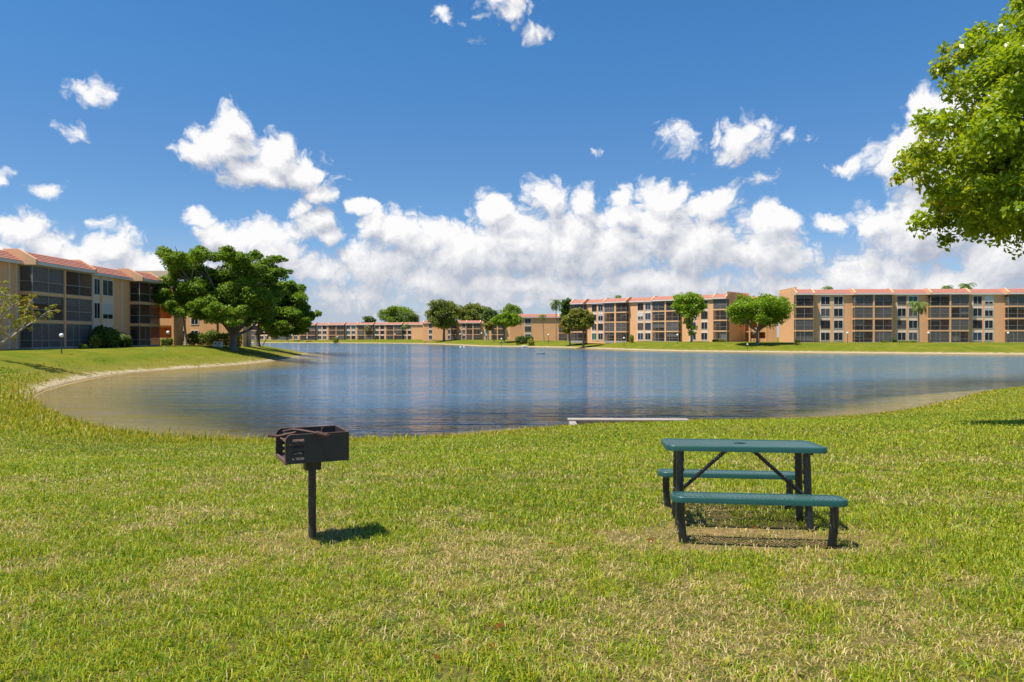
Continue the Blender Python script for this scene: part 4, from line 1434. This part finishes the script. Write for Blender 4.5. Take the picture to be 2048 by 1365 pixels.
def small_boat(name, px, y, d, L, label, mat, rz, z, cat='boat'):
    x = (px - 1024) / F * d
    o = empty(name, (x, d, z), rz, label, cat)
    V, Fc = [], []
    n = 9
    for i in range(n):
        t_ = i / (n - 1) * 2 - 1
        w_ = 0.42 * L / 3.4 * (1 - abs(t_) ** 2.6) + 0.02
        sh_ = 0.12 * t_ * t_
        zc = 0.42 * L / 3.4
        V += [(t_ * L / 2, -w_, zc + sh_), (t_ * L / 2, -w_ * .7, 0.05 + sh_), (t_ * L / 2, 0, 0.0 + sh_ * 1.2), (t_ * L / 2, w_ * .7, 0.05 + sh_), (t_ * L / 2, w_, zc + sh_), (t_ * L / 2, w_ * .75, zc * .45 + sh_), (t_ * L / 2, -w_ * .75, zc * .45 + sh_)]
    for i in range(n - 1):
        for k in range(7):
            k2 = (k + 1) % 7
            Fc.append((i * 7 + k, (i + 1) * 7 + k, (i + 1) * 7 + k2, i * 7 + k2))
    mb = MB()
    mb.v, mb.f = V, Fc
    mb.build('hull', mat, o, True)
    MB().box(-0.15, 0.15, -0.3 * L / 3.4, 0.3 * L / 3.4, 0.3 * L / 3.4, 0.36 * L / 3.4).build('thwart', M['white_paint'], o)
    return o


def shore_z(px, d):
    return gz((px - 1024) / F * d, d)


small_boat('rowing_boat', 617, 682, 431, 3.8, 'yellow rowing boat drawn up on the far lawn', M['yellow_paint'], 0.2, shore_z(617, 431) + 0.1)
small_boat('rowing_boat', 576, 682, 434, 2.6, 'white dinghy lying on the far lawn left of the yellow boat', M['white_paint'], 0.4, shore_z(576, 434) + 0.1)
small_boat('float', 1081, 707, 147, 1.9, 'pale skiff hull drifting low in the middle of the lake', M['rock'], -0.25, WATER - 0.12, cat='boat')
for px, lab in ((921, 'left of the two white floats near the far bank'), (928, 'right of the two white floats near the far bank')):
    x = (px - 1024) / F * 250
    o = MB().lathe([(0.05, -0.2), (0.2, -0.1), (0.26, 0.04), (0.22, 0.16), (0.1, 0.24), (0.03, 0.32)], 14).build('float', M['white_paint'], None, True)
    o.location = (x, 250, WATER)
    tag(o, lab, 'float')
rnd = random.Random(12)
for px, w_, lab in ((1043, 0.6, 'left pale boulder at the waterline left of the yellow green shrub'), (1048, 0.75, 'middle and biggest of the pale boulders at the far waterline'), (1053, 0.55, 'right pale boulder of the three at the far waterline')):
    d = 251.0
    x = (px - 1024) / F * d
    bm = bmesh.new()
    bmesh.ops.create_icosphere(bm, subdivisions=2, radius=w_)
    for v_ in bm.verts:
        v_.co *= 1 + rnd.uniform(-.18, .18)
        v_.co.z *= 0.75
    me = bpy.data.meshes.new('boulder')
    bm.to_mesh(me)
    bm.free()
    me.materials.append(M['rock'])
    o = bpy.data.objects.new('boulder', me)
    COL.objects.link(o)
    o.location = (x, d, gz(x, d) + 0.15)
    tag(o, lab, 'boulder', 'boulders on the far bank')

M['concrete_white'] = simple('pale coping', (0.36, 0.31, 0.25), 0.9, 0.3, 2.5, bump=0.3, bscale=20, col2=(0.26, 0.23, 0.19), thr=(0.5, 0.8))
hw = empty('headwall', (4.35, 28.4, WATER), R(-2.0), 'low concrete headwall with a white top at the near waterline', 'retaining wall')
MB().box(-2.2, 2.25, -0.32, 0.32, -0.9, 0.13).build('wall', M['concrete'], hw)
MB().box(-2.24, 2.29, -0.36, 0.22, 0.132, 0.165).build('coping', M['concrete_white'], hw)
MB().box(-2.2, -1.95, -1.5, -0.322, -0.9, 0.10).build('return_wall', M['concrete'], hw)

x, d = (328 - 1024) / F * 86, 86.0
o = MB().tube([(0, 0, -0.1), (0, 0, 0.38)], 0.035, 8).tube([(0, 0, 0.38), (0, 0, 0.5)], 0.055, 8).build('marker_stake', M['white_paint'], None)
o.location = (x, d, gz(x, d))
tag(o, 'short white marker stake in the lawn below the gallery lamp', 'stake')

# ------------------------------------------------------------------ park grill
M['steel'] = simple('sooty steel', (0.036, 0.032, 0.030), 0.5, 0.25, 6.0, metal=0.0, bump=0.12, bscale=90, col2=(0.10, 0.05, 0.034), thr=(0.56, 0.82), spec=0.5)
M['rust'] = simple('rusted rod', (0.17, 0.085, 0.06), 0.6, 0.3, 25.0, bump=0.3, bscale=150, col2=(0.07, 0.045, 0.04), thr=(0.45, 0.7))
M['post_rust'] = simple('worn black post', (0.045, 0.038, 0.034), 0.5, 0.3, 8.0, bump=0.15, bscale=90, col2=(0.17, 0.09, 0.055), thr=(0.48, 0.75))
M['ash'] = simple('ash', (0.055, 0.05, 0.045), 0.95, 0.3, 20.0)

GP = (-1.56, 5.85)
GK = 1.07
GA = R(26.0)
grill = empty('park_grill', (GP[0], GP[1], gz(*GP)), GA, 'black steel park barbecue grill on a single post, rusty at the edges', 'barbecue grill')
grill.scale = (GK, GK, GK)
gp = MB()
gp.lathe([(0.0285, -0.3), (0.0285, 0.0), (0.0285, 0.3), (0.0285, 0.55)], 16)
gp.build('post', M['post_rust'], grill, True)
cl_ = MB()
cl_.box(-0.055, 0.055, -0.05, 0.05, 0.520, 0.597)
cl_.build('collar', M['post_rust'], grill)
HL, HW_, Z0, Z1 = 0.220, 0.208, 0.600, 0.803       # half length (x), half width (y)


def side_plate(y0, y1):
    """side of the fire box: rounded corner at the open end and four slots for the grate"""
    mb = MB()
    T = 0.0
    xa_, xs0, xs1, xb_ = -HL, -HL + 0.045, -HL + 0.125, HL
    slots = [(Z0 + 0.026 + 0.043 * k, Z0 + 0.042 + 0.043 * k) for k in range(4)]
    r = 0.045
    arc = [(xs0 - r * math.sin(a), Z1 - r + r * math.cos(a)) for a in [math.pi / 2 * i / 6 for i in range(7)]]
    poly = [(xa_, Z0), (xs0, Z0)] + arc
    n = len(mb.v)
    k = len(poly)
    mb.v += [(px_, y0, pz) for px_, pz in poly] + [(px_, y1, pz) for px_, pz in poly]
    mb.f.append(tuple(n + i for i in range(k)))
    mb.f.append(tuple(n + k + i for i in reversed(range(k))))
    for i in range(k):
        j = (i + 1) % k
        mb.f.append((n + j, n + i, n + k + i, n + k + j))
    zz = [Z0] + [z for s_ in slots for z in s_] + [Z1]
    for i in range(0, len(zz), 2):
        mb.box(xs0, xs1, y0, y1, zz[i], zz[i + 1])
    mb.box(xs1, xb_, y0, y1, Z0, Z1)
    return mb


fb = MB()
side_plate(-HW_, -HW_ + 0.006).build('side_plate', M['steel'], grill)
side_plate(HW_ - 0.006, HW_).build('side_plate', M['steel'], grill)
MB().box(HL - 0.006, HL, -HW_ + 0.0062, HW_ - 0.0062, Z0 + 0.001, Z1 - 0.001).build('back_plate', M['steel'], grill)
MB().box(-HL, HL - 0.0062, -HW_ + 0.0062, HW_ - 0.0062, Z0, Z0 + 0.006).build('floor_plate', M['steel'], grill)
MB().box(-HL - 0.004, -HL + 0.010, -HW_ - 0.001, HW_ + 0.001, Z0 - 0.005, Z0 + 0.020).build('front_lip', M['rust'], grill)
bm_ = MB()
NA = 22
for i in range(NA):                                      # bed of ash and charcoal on the floor
    for j in range(NA):
        x, y = -0.20 + 0.39 * i / (NA - 1), -0.185 + 0.37 * j / (NA - 1)
        e = min(1, 6 * min(i, j, NA - 1 - i, NA - 1 - j) / NA)
        bm_.v.append((x, y, Z0 + 0.0066 + e * 0.03 * float(fbm(np.array([x * 30.0]), np.array([y * 30.0]), 3, 3)[0])))
bm_.f = [(i * NA + j, (i + 1) * NA + j, (i + 1) * NA + j + 1, i * NA + j + 1) for i in range(NA - 1) for j in range(NA - 1)]
bm_.build('ash', M['ash'], grill)
edge = MB()
for y in (-HW_ + 0.003, HW_ - 0.003):
    pts = [(-HL - 0.002, y, Z0), (-HL - 0.002, y, Z1 - 0.045)] + [(-HL + 0.045 - 0.047 * math.cos(a), y, Z1 - 0.045 + 0.047 * math.sin(a)) for a in [math.pi / 2 * i / 6 for i in range(1, 7)]]
    edge.tube(pts, 0.0042, 6)
edge.tube([(-HL + 0.045, HW_ - 0.003, Z1 + 0.001), (HL, HW_ - 0.003, Z1 + 0.001)], 0.0036, 6)
edge.tube([(-HL + 0.045, -HW_ + 0.003, Z1 + 0.001), (HL, -HW_ + 0.003, Z1 + 0.001)], 0.0030, 6)
edge.tube([(HL - 0.003, -HW_, Z1 + 0.001), (HL - 0.003, HW_, Z1 + 0.001)], 0.0036, 6)
edge.build('rusty_edge', M['rust'], grill)
gr = MB()                                                # cooking grate set in the box, tipped
zg = lambda x: Z0 + 0.135 - (x + HL) * 0.10
for i in range(15):
    y = -HW_ + 0.025 + i * (2 * HW_ - 0.05) / 14
    gr.tube([(-HL + 0.03, y, zg(-HL + 0.03)), (HL - 0.02, y, zg(HL - 0.02))], 0.0042, 6)
for x in (-HL + 0.03, 0.0, HL - 0.02):
    gr.tube([(x, -HW_ - 0.006 if x < -0.1 else -HW_ + 0.015, zg(x) + 0.001), (x, HW_ + 0.006 if x < -0.1 else HW_ - 0.015, zg(x) + 0.001)], 0.0065, 8)
go_ = gr.build('grate', M['rust'], grill, True)


def coil(mb, a, b_, r=0.013, turns=8):
    a, b_ = Vector(a), Vector(b_)
    t_ = (b_ - a).normalized()
    u = t_.orthogonal().normalized()
    w_ = t_.cross(u)
    pts = []
    for i in range(turns * 10 + 1):
        q = i / (turns * 10)
        an = q * turns * 2 * math.pi
        pts.append(a.lerp(b_, q) + (u * math.cos(an) + w_ * math.sin(an)) * r)
    mb.tube(pts, 0.0042, 6)


cg, sg = math.cos(GA), math.sin(GA)


def g_local(px, y, d):
    """a point of the photograph at depth d, in the grill's own frame"""
    w_ = loc_px(px, y, d * 0.95)
    dx, dy = w_[0] - GP[0], w_[1] - GP[1]
    return ((dx * cg + dy * sg) / GK, (-dx * sg + dy * cg) / GK, (w_[2] - gz(*GP)) / GK)


h1 = MB()                                                # the two rod handles of the grate with their coil grips
pA, pB, pC = g_local(585, 859, 6.14), g_local(600, 860.5, 6.02), g_local(633, 866.5, 5.93)
pD = g_local(656, 872, 5.90)
h1.tube([g_local(566, 863.5, 6.22), pA, pB, pC, pD], 0.0068, 8)
coil(h1, pC, pD)
h1.build('handle', M['rust'], grill, True)
h2 = MB()
q0, q1, q2 = g_local(592, 865, 6.08), g_local(555, 873, 6.16), g_local(537, 871, 6.22)
h2.tube([q0, q1, q2], [0.0075, 0.0072, 0.006], 8)
coil(h2, q1, q2, 0.010, 6)
h2.build('handle', M['rust'], grill, True)
h3 = MB()
a_, b_ = g_local(643, 866, 6.42), g_local(657, 866, 6.46)
h3.tube([a_, (a_[0], a_[1], a_[2] + 0.028), (a_[0] + 0.012, a_[1], a_[2] + 0.040), (b_[0] - 0.01, b_[1], b_[2] + 0.044), (b_[0], b_[1], b_[2] + 0.036), b_], 0.0055, 8)
h3.build('swing_loop', M['rust'], grill, True)

# ------------------------------------------------------------------ picnic table
def coated(name, colr, rough, coat=0.3):
    m, t, out = mat_new(name)
    b = t.new('ShaderNodeBsdfPrincipled')
    v = t.new('ShaderNodeTexCoord').outputs['Object']
    n = t.noise(v, 5.0, 5, 0.6)
    c = t.mix(n, tuple(k * 0.85 for k in colr), tuple(k * 1.15 for k in colr))
    dirt = t.noise(v, 22.0, 6, 0.7)
    c = t.mix(t.math('MULTIPLY', t.ramp(dirt, 0.6, 0.8), 0.35), c, (0.14, 0.13, 0.10))
    t.put(b.inputs['Base Color'], c)
    t.put(b.inputs['Roughness'], t.math('ADD', t.math('MULTIPLY', n, 0.2), rough - 0.1))
    b.inputs['Coat Weight'].default_value = coat
    b.inputs['Coat Roughness'].default_value = 0.25
    t.l.new(b.outputs[0], out.inputs[0])
    return m


M['green'] = coated('green plastic coating', (0.012, 0.070, 0.052), 0.45, 0.25)
M['green_mesh_sheen'] = coated('sheen-lightened green mesh', (0.115, 0.235, 0.205), 0.36, 0.6)  # colour lightened well past the rim green to imitate sheen on the mesh
M['black_coat'] = coated('black plastic coating', (0.014, 0.014, 0.016), 0.35, 0.4)
TA = R(-7.0)
TP = (1.92, 6.30)
tz = gz(*TP)
table = empty('picnic_table', (TP[0], TP[1], tz), TA, 'dark green coated metal picnic table with two attached benches and black tubular legs', 'picnic table')
# the ground falls gently towards the lake; the table stands square to it
gs = (gz(TP[0], TP[1] + 0.8) - gz(TP[0], TP[1] - 0.8)) / 1.6
table.rotation_euler = (math.atan(gs) - R(1.2), 0, TA)


def rrect(hx, hy, r, n=8):
    pts = []
    for cx, cy, a0 in ((hx - r, hy - r, 0), (-hx + r, hy - r, 90), (-hx + r, -hy + r, 180), (hx - r, -hy + r, 270)):
        for i in range(n + 1):
            a = R(a0 + 90 * i / n)
            pts.append((cx + r * math.cos(a), cy + r * math.sin(a)))
    return pts


def panel(name, cx, cy, z, hx, hy, r, parent, thick=0.042, rim=0.034, pitch=0.026, bar=0.0075, lean=0.55, cross=0.62):
    """slab of expanded metal: rounded rim with a rolled edge and a slanting mesh inside"""
    mb = MB()
    prof = [(0.0, -thick), (0.0, -0.008), (-0.003, -0.0025), (-0.008, 0.0), (-rim + 0.004, 0.0), (-rim, -0.003), (-rim, -0.012), (-0.006, -0.014), (-0.006, -thick)]
    rings = []
    for off, dz in prof:
        rr_ = max(r + off, 0.012)
        rings.append([(cx + x, cy + y, z + dz) for x, y in rrect(hx + off, hy + off, rr_)])
    n = len(rings[0])
    for rg in rings:
        mb.v += rg
    for i in range(len(rings)):
        i2 = (i + 1) % len(rings)
        for k in range(n):
            k2 = (k + 1) % n
            mb.f.append((i * n + k, i * n + k2, i2 * n + k2, i2 * n + k))
    o = mb.build(name, M['green'], parent, True)
    g = MB()
    ax, ay = hx - rim + 0.006, hy - rim + 0.006
    for sgn, zt, bb in ((1, -0.0035, bar), (-1, -0.0065, bar * cross)):
        dx = 2 * ay * lean * sgn
        k = int((2 * ax + abs(dx)) / pitch)
        for i in range(-1, k + 1):
            xs = -ax - (abs(dx) if sgn > 0 else 0) + i * pitch
            p0, p1 = [xs, -ay], [xs + dx, ay]
            t0, t1 = 0.0, 1.0
            if dx != 0:
                ta, tb_ = (-ax - xs) / dx, (ax - xs) / dx
                t0, t1 = max(t0, min(ta, tb_)), min(t1, max(ta, tb_))
            if t1 - t0 < 0.03:
                continue
            A_ = (cx + xs + dx * t0, cy - ay + 2 * ay * t0)
            B_ = (cx + xs + dx * t1, cy - ay + 2 * ay * t1)
            # keep clear of the rounded corners
            ok = True
            for q in (A_, B_):
                ex, ey = abs(q[0] - cx) - (hx - r), abs(q[1] - cy) - (hy - r)
                if ex > 0 and ey > 0 and math.hypot(ex, ey) > r - 0.006:
                    ok = False
            if not ok:
                for _ in range(12):
                    A_ = (A_[0] * 0.94 + B_[0] * 0.06, A_[1] * 0.94 + B_[1] * 0.06) if max(abs(A_[0] - cx) - (hx - r), 0) and max(abs(A_[1] - cy) - (hy - r), 0) and math.hypot(max(abs(A_[0] - cx) - (hx - r), 0), max(abs(A_[1] - cy) - (hy - r), 0)) > r - 0.008 else A_
                    B_ = (B_[0] * 0.94 + A_[0] * 0.06, B_[1] * 0.94 + A_[1] * 0.06) if math.hypot(max(abs(B_[0] - cx) - (hx - r), 0), max(abs(B_[1] - cy) - (hy - r), 0)) > r - 0.008 else B_
            h_ = bb / 2
            nrm = Vector((B_[1] - A_[1], -(B_[0] - A_[0]), 0))
            if nrm.length < 0.01:
                continue
            nrm = nrm.normalized() * h_
            z1_, z0_ = z + zt, z + zt - 0.004
            m0 = len(g.v)
            for q in (A_, B_):
                for sg_ in (1, -1):
                    g.v.append((q[0] + nrm.x * sg_, q[1] + nrm.y * sg_, z1_))
                    g.v.append((q[0] + nrm.x * sg_, q[1] + nrm.y * sg_, z0_))
            g.f += [(m0, m0 + 2, m0 + 6, m0 + 4), (m0 + 1, m0 + 5, m0 + 7, m0 + 3), (m0, m0 + 4, m0 + 5, m0 + 1), (m0 + 2, m0 + 3, m0 + 7, m0 + 6)]
    g.build('mesh_panel', M['green_mesh_sheen'], o)
    return o


top = panel('table_top', 0, 0, 0.684, 0.632, 0.335, 0.07, table, 0.045, 0.04, pitch=0.022, bar=0.0072, lean=0.45)
ct = MB()
ct.lathe([(0.05, 0.678), (0.052, 0.6865), (0.03, 0.6875), (0.028, 0.678)], 20)
ct.build('umbrella_hole_ring', M['green'], table, True)
panel('bench_seat', 0.005, -0.685, 0.350, 0.635, 0.135, 0.085, table, 0.045, 0.034, pitch=0.034, bar=0.0112, lean=0.8, cross=0.22)
panel('bench_seat', 0.0, 0.665, 0.355, 0.635, 0.135, 0.085, table, 0.045, 0.034, pitch=0.034, bar=0.0112, lean=0.8, cross=0.22)
for sx in (-1, 1):
    for sy in (-1, 1):
        lg = MB()
        lg.tube([(sx * 0.505, sy * 0.13, 0.634), (sx * 0.51, sy * 0.135, 0.5), (sx * 0.513, sy * 0.145, 0.25), (sx * 0.522, sy * 0.165, 0.05), (sx * 0.53, sy * 0.175, -0.12)], 0.031, 14)
        lo_ = lg.build('table_leg', M['black_coat'], table, True)
        wr = MB()                                        # raised spiral of the moulded coating
        for ph in (0, math.pi):
            pts = []
            for i in range(61):
                q = i / 60
                z_ = 0.632 - 0.60 * q
                an = ph + q * 7.0 * math.pi
                pts.append((sx * (0.505 + 0.016 * q * q) + 0.0305 * math.cos(an), sy * (0.13 + 0.036 * q * q) + 0.0305 * math.sin(an), z_))
            wr.tube(pts, 0.0035, 5)
        wr.build('spiral_rib', M['black_coat'], lo_, True)
for sy, yb in ((-1, -0.685), (1, 0.665)):
    for sx in (-1, 1):
        lg = MB()
        xo = sx * 0.555
        yo = yb
        lg.tube([(xo, yo, 0.304), (xo + sx * 0.006, yo, 0.26), (xo + sx * 0.004, yo, 0.16), (xo - sx * 0.010, yo, 0.04), (xo - sx * 0.026, yo, -0.10)], 0.032, 14)
        lo_ = lg.build('bench_leg', M['black_coat'], table, True)
        wr = MB()
        for ph in (0, math.pi):
            pts = []
            for i in range(31):
                q = i / 30
                z_ = 0.300 - 0.29 * q
                an = ph + q * 4.0 * math.pi
                pts.append((xo + sx * (0.006 * math.sin(q * 3) - 0.016 * q ** 3) + 0.0315 * math.cos(an), yo + 0.0315 * math.sin(an), z_))
            wr.tube(pts, 0.0035, 5)
        wr.build('spiral_rib', M['black_coat'], lo_, True)
for sx in (-1, 1):
    br = MB()
    a_, b_ = Vector((sx * 0.10, 0, 0.630)), Vector((sx * 0.505, 0, 0.262))
    br.tube([a_, b_], 0.0155, 10)
    bo = br.build('brace', M['black_coat'], table, True)
    wr = MB()
    t_ = (b_ - a_).normalized()
    u = t_.orthogonal().normalized()
    w_ = t_.cross(u)
    for ph in (0, math.pi):
        wr.tube([a_.lerp(b_, i / 60) + (u * math.cos(ph + i / 60 * 13 * math.pi) + w_ * math.sin(ph + i / 60 * 13 * math.pi)) * 0.0155 for i in range(61)], 0.003, 5)
    wr.build('spiral_rib', M['black_coat'], bo, True)
    MB().tube([(sx * 0.51, -0.135, 0.255), (sx * 0.51, 0.135, 0.255)], 0.018, 10).build('cross_bar', M['black_coat'], table, True)
    MB().tube([(sx * 0.505, -0.29, 0.632), (sx * 0.505, 0.29, 0.632)], 0.014, 10).build('top_rail', M['black_coat'], table, True)
MB().box(-0.16, 0.16, -0.02, 0.02, 0.626, 0.638).build('centre_plate', M['black_coat'], table)

# ------------------------------------------------------------------ grass
def grass_colour(x, y, rs):
    """per-blade colour: patches of fresh green, yellow green and dead straw"""
    n = len(x)
    p1 = fbm(x * 0.55 + 3, y * 0.55, 21, 4)
    p2 = fbm(x * 1.9, y * 1.9, 33, 4)
    p3 = fbm(x * 0.22, y * 0.22, 47, 3)
    d = np.hypot(x, y)
    p4 = fbm(x * 6.0, y * 6.0, 71, 3)
    straw = np.clip((p2 - 0.50) * 1.5 + (p1 - 0.5) * 1.2 + (p4 - 0.5) * 1.4 + 0.17 - 0.16 * np.clip((x - 0.8) / 2, 0, 1) + 0.06 * np.clip(-x / 3, 0, 1), 0.04, 0.75)
    straw *= np.clip(1.35 - d / 16, 0.30, 1)

    def spot(cx, cy, rx, ry, k):
        return k * np.clip(1.3 - np.hypot((x - cx) / rx, (y - cy) / ry) + (p2 - .5) * 1.2, 0, 1)
    straw = straw + spot(-1.66, 6.15, 0.55, 0.40, 0.55) + spot(1.9, 5.75, 1.15, 0.55, 0.65) + spot(1.9, 6.7, 1.0, 0.45, 0.3) + spot(-2.8, 6.9, 1.0, 0.5, 0.4) + spot(4.2, 7.3, 1.4, 0.6, 0.35) + spot(0.7, 6.0, 0.9, 0.3, 0.15) + spot(4.6, 10.5, 2.0, 0.8, 0.3) + spot(-0.6, 5.4, 0.7, 0.3, 0.15) + spot(2.6, 4.6, 0.5, 0.2, 0.15)
    straw = np.clip(straw, 0, 0.93)
    u = rs.rand(n)
    g0, g1 = np.array([0.060, 0.155, 0.003]), np.array([0.34, 0.42, 0.014])
    gt = np.clip(0.25 + p3 * 0.7 + (rs.rand(n) - .5) * 1.3, 0, 1)[:, None]
    col = g0 * (1 - gt) + g1 * gt
    yl = np.array([0.56, 0.45, 0.025])
    isy = rs.rand(n) < 0.20 + 0.16 * p1
    col = np.where(isy[:, None], col * 0.35 + yl * 0.65, col)
    s0, s1 = np.array([0.34, 0.235, 0.07]), np.array([0.76, 0.60, 0.27])
    st = rs.rand(n)[:, None]
    sc_ = s0 * (1 - st) + s1 * st
    col = np.where((u < straw * 0.9)[:, None], sc_, col)
    return col, straw


def blades(x, y, z, hgt, wid, lean, rs, col):
    n = len(x)
    th = rs.rand(n) * 2 * np.pi
    ph = rs.rand(n) * 2 * np.pi
    wx, wy = np.cos(th) * wid * 0.5, np.sin(th) * wid * 0.5
    lx, ly = np.cos(ph) * lean, np.sin(ph) * lean
    hz = np.sqrt(np.maximum(0.05, 1 - np.minimum(lean, 0.97) ** 2))
    V = np.zeros((n, 5, 3))
    V[:, 0] = np.stack([x - wx, y - wy, z - 0.008], -1)
    V[:, 1] = np.stack([x + wx, y + wy, z - 0.008], -1)
    mx_, my_, mz_ = x + lx * hgt * 0.42, y + ly * hgt * 0.42, z + hz * hgt * 0.62
    V[:, 2] = np.stack([mx_ + wx * 0.85, my_ + wy * 0.85, mz_], -1)
    V[:, 3] = np.stack([mx_ - wx * 0.85, my_ - wy * 0.85, mz_], -1)
    V[:, 4] = np.stack([x + lx * hgt * 1.05, y + ly * hgt * 1.05, z + hz * hgt * (0.9 - 0.35 * lean)], -1)
    return V.reshape(-1, 3), np.repeat(col, 5, axis=0)


m, t, out = mat_new('grass blades')
a = t.new('ShaderNodeAttribute', attribute_name='col').outputs['Color']
b = t.new('ShaderNodeBsdfPrincipled')
t.put(b.inputs['Base Color'], a)
b.inputs['Roughness'].default_value = 0.5
b.inputs['Specular IOR Level'].default_value = 0.3
tr = t.new('ShaderNodeBsdfTranslucent')
t.put(tr.inputs['Color'], t.mix(1.0, a, (1.2, 1.2, 0.7), 'MULTIPLY'))
mx = t.new('ShaderNodeMixShader')
mx.inputs[0].default_value = 0.35
t.l.new(b.outputs[0], mx.inputs[1])
t.l.new(tr.outputs[0], mx.inputs[2])
t.l.new(mx.outputs[0], out.inputs[0])
M['grass'] = m

rs = np.random.RandomState(7)
VV, CC = [], []
HALF = 1024 / F
for (d0, d1, dens, hh, ww) in ((3.2, 6.0, 9500, 0.060, 0.0054), (6.0, 9.0, 5200, 0.060, 0.0072), (9.0, 14.0, 1900, 0.066, 0.0105), (14.0, 22.0, 760, 0.066, 0.016), (22.0, 34.0, 290, 0.07, 0.024), (34.0, 54.0, 90, 0.08, 0.04)):
    half = HALF * d1 + 2.6 + 0.06 * d1
    area = (d1 - d0) * 2 * half
    n = int(area * dens)
    x = (rs.rand(n) * 2 - 1) * half
    y = d0 + (d1 - d0) * rs.rand(n)
    k = np.abs(x) < HALF * y + 2.6 + 0.06 * d1
    x, y = x[k], y[k]
    # clump them
    cl = fbm(x * 9, y * 9, 61, 2)
    k = rs.rand(len(x)) < 0.35 + 1.1 * np.clip((cl - 0.3) * 2, 0, 1)
    x, y = x[k], y[k]
    s = shore_dist(x, y)
    k = s > 0.05
    x, y, s = x[k], y[k], s[k]
    col, straw = grass_colour(x, y, rs)
    # the sand strip on the left bank stays bare
    ls = np.clip((-14 - x) / 12, 0, 1) * np.clip((y - 34) / 12, 0, 1)
    k = rs.rand(len(x)) > np.clip(1.2 - s / 3.0, 0, 1) * ls
    # thin out where the turf is dead
    k &= rs.rand(len(x)) > np.clip((straw - 0.7) * 1.2, 0, 0.3)
    worn = np.maximum(np.clip(1.35 - np.hypot((x - 1.95) / 1.1, (y - 5.85) / 0.55), 0, 1), np.clip(1.3 - np.hypot((x + 1.56) / 0.42, (y - 5.75) / 0.3), 0, 1)) * fbm(x * 3.0, y * 5.0, 91, 3) * 1.5
    k &= rs.rand(len(x)) > np.clip(worn, 0, 0.5)
    x, y, s, col, straw = x[k], y[k], s[k], col[k], straw[k]
    # taller unmown fringe along the water, tallest on the left
    fr_ = np.clip(1.25 - s / (1.2 + 2.6 * np.clip((-x + 2) / 14, 0, 1)), 0, 1)
    h_ = hh * (0.55 + 0.9 * rs.rand(len(x))) * (1 - 0.35 * straw) * (1 + fr_ * (1.2 + 3.6 * np.clip((-x + 2) / 14, 0, 1)) * rs.rand(len(x)))
    yel = np.array([0.42, 0.32, 0.015])
    kk = rs.rand(len(x)) < fr_ * 0.72
    col = np.where(kk[:, None], col * 0.3 + yel * 0.7, col)
    lean = np.clip(0.36 + 0.75 * rs.rand(len(x)) + 0.25 * straw - 0.25 * fr_, 0, 0.97)
    w_ = ww * (0.6 + 0.8 * rs.rand(len(x)))
    z = height(x, y, s)
    v_, c_ = blades(x, y, z, h_, w_, lean, rs, col)
    VV.append(v_)
    CC.append(c_)
# ragged tufts along the sandy left bank
n = 26000
x, y = rs.uniform(-52, -18, n), rs.uniform(42, 130, n)
s = shore_dist(x, y)
k = (s > 0.25) & (s < 5.5) & (rs.rand(n) < np.clip(fbm(x * 0.8, y * 0.8, 77, 3) * 2.6 - 0.75, 0, 1))
x, y, s = x[k], y[k], s[k]
c0 = np.array([0.17, 0.22, 0.010])[None, :] * (0.7 + 0.7 * rs.rand(len(x)))[:, None]
dryk = rs.rand(len(x)) < np.clip(1.0 - s / 6, 0.15, 0.8)
c0 = np.where(dryk[:, None], np.array([0.36, 0.28, 0.07])[None, :] * (0.7 + 0.6 * rs.rand(len(x)))[:, None], c0)
v_, c_ = blades(x, y, height(x, y, s), 0.06 + 0.09 * rs.rand(len(x)), 0.05 + 0.06 * rs.rand(len(x)), 0.45 + 0.5 * rs.rand(len(x)), rs, c0)
VV.append(v_)
CC.append(c_)
VV, CC = np.concatenate(VV), np.concatenate(CC)
nb = len(VV) // 5
b0 = (np.arange(nb) * 5)[:, None]
loops = np.concatenate([b0, b0 + 1, b0 + 2, b0 + 3, b0 + 3, b0 + 2, b0 + 4], 1).ravel()
tot = np.tile(np.array([4, 3]), nb)
gobj = np_mesh('grass', VV, loops, tot, M['grass'], None, {'col': ('FLOAT_COLOR', np.concatenate([CC, np.ones((len(CC), 1))], 1))})
tag(gobj, 'patchy green and straw coloured lawn grass round the grill and the table', 'grass', kind='stuff')
print('grass blades', nb)

# fallen leaves on the lawn
M['dead_leaf'] = simple('dead leaf', (0.15, 0.045, 0.010), 0.9, 0.4, 30.0, spec=0.05)
rnd = random.Random(99)
leaf_me = None
for (px, y) in ((985, 1335), (872, 1358), (1192, 1075), (1112, 1193), (880, 1216), (1100, 1105), (936, 1104), (692, 1310), (1000, 1293), (1448, 1275), (1300, 1100), (1512, 1070), (724, 1320), (300, 985), (1900, 1190)):
    d = 1.6 * F / (y - 675)
    x = (px - 1024) / F * d
    if leaf_me is None:
        V = [(-.032, 0, 0), (-.012, -.015, .007), (.014, -.014, .008), (.036, 0, .002), (.014, .014, .009), (-.012, .015, .006), (0, 0, -.001)]
        leaf_me = bpy.data.meshes.new('fallen_leaf')
        leaf_me.from_pydata(V, [], [(6, 0, 1), (6, 1, 2), (6, 2, 3), (6, 3, 4), (6, 4, 5), (6, 5, 0)])
        leaf_me.materials.append(M['dead_leaf'])
    o = bpy.data.objects.new('fallen_leaf', leaf_me)
    COL.objects.link(o)
    o.location = (x, d, gz(x, d) + 0.028)
    o.rotation_euler = (rnd.uniform(-.5, .5), rnd.uniform(-.5, .5), rnd.uniform(0, 6.28))
    k = rnd.uniform(0.5, 0.95)
    o.scale = (k, k, k)
    tag(o, 'small reddish brown fallen leaf lying in the lawn', 'leaf', 'fallen leaves on the lawn')
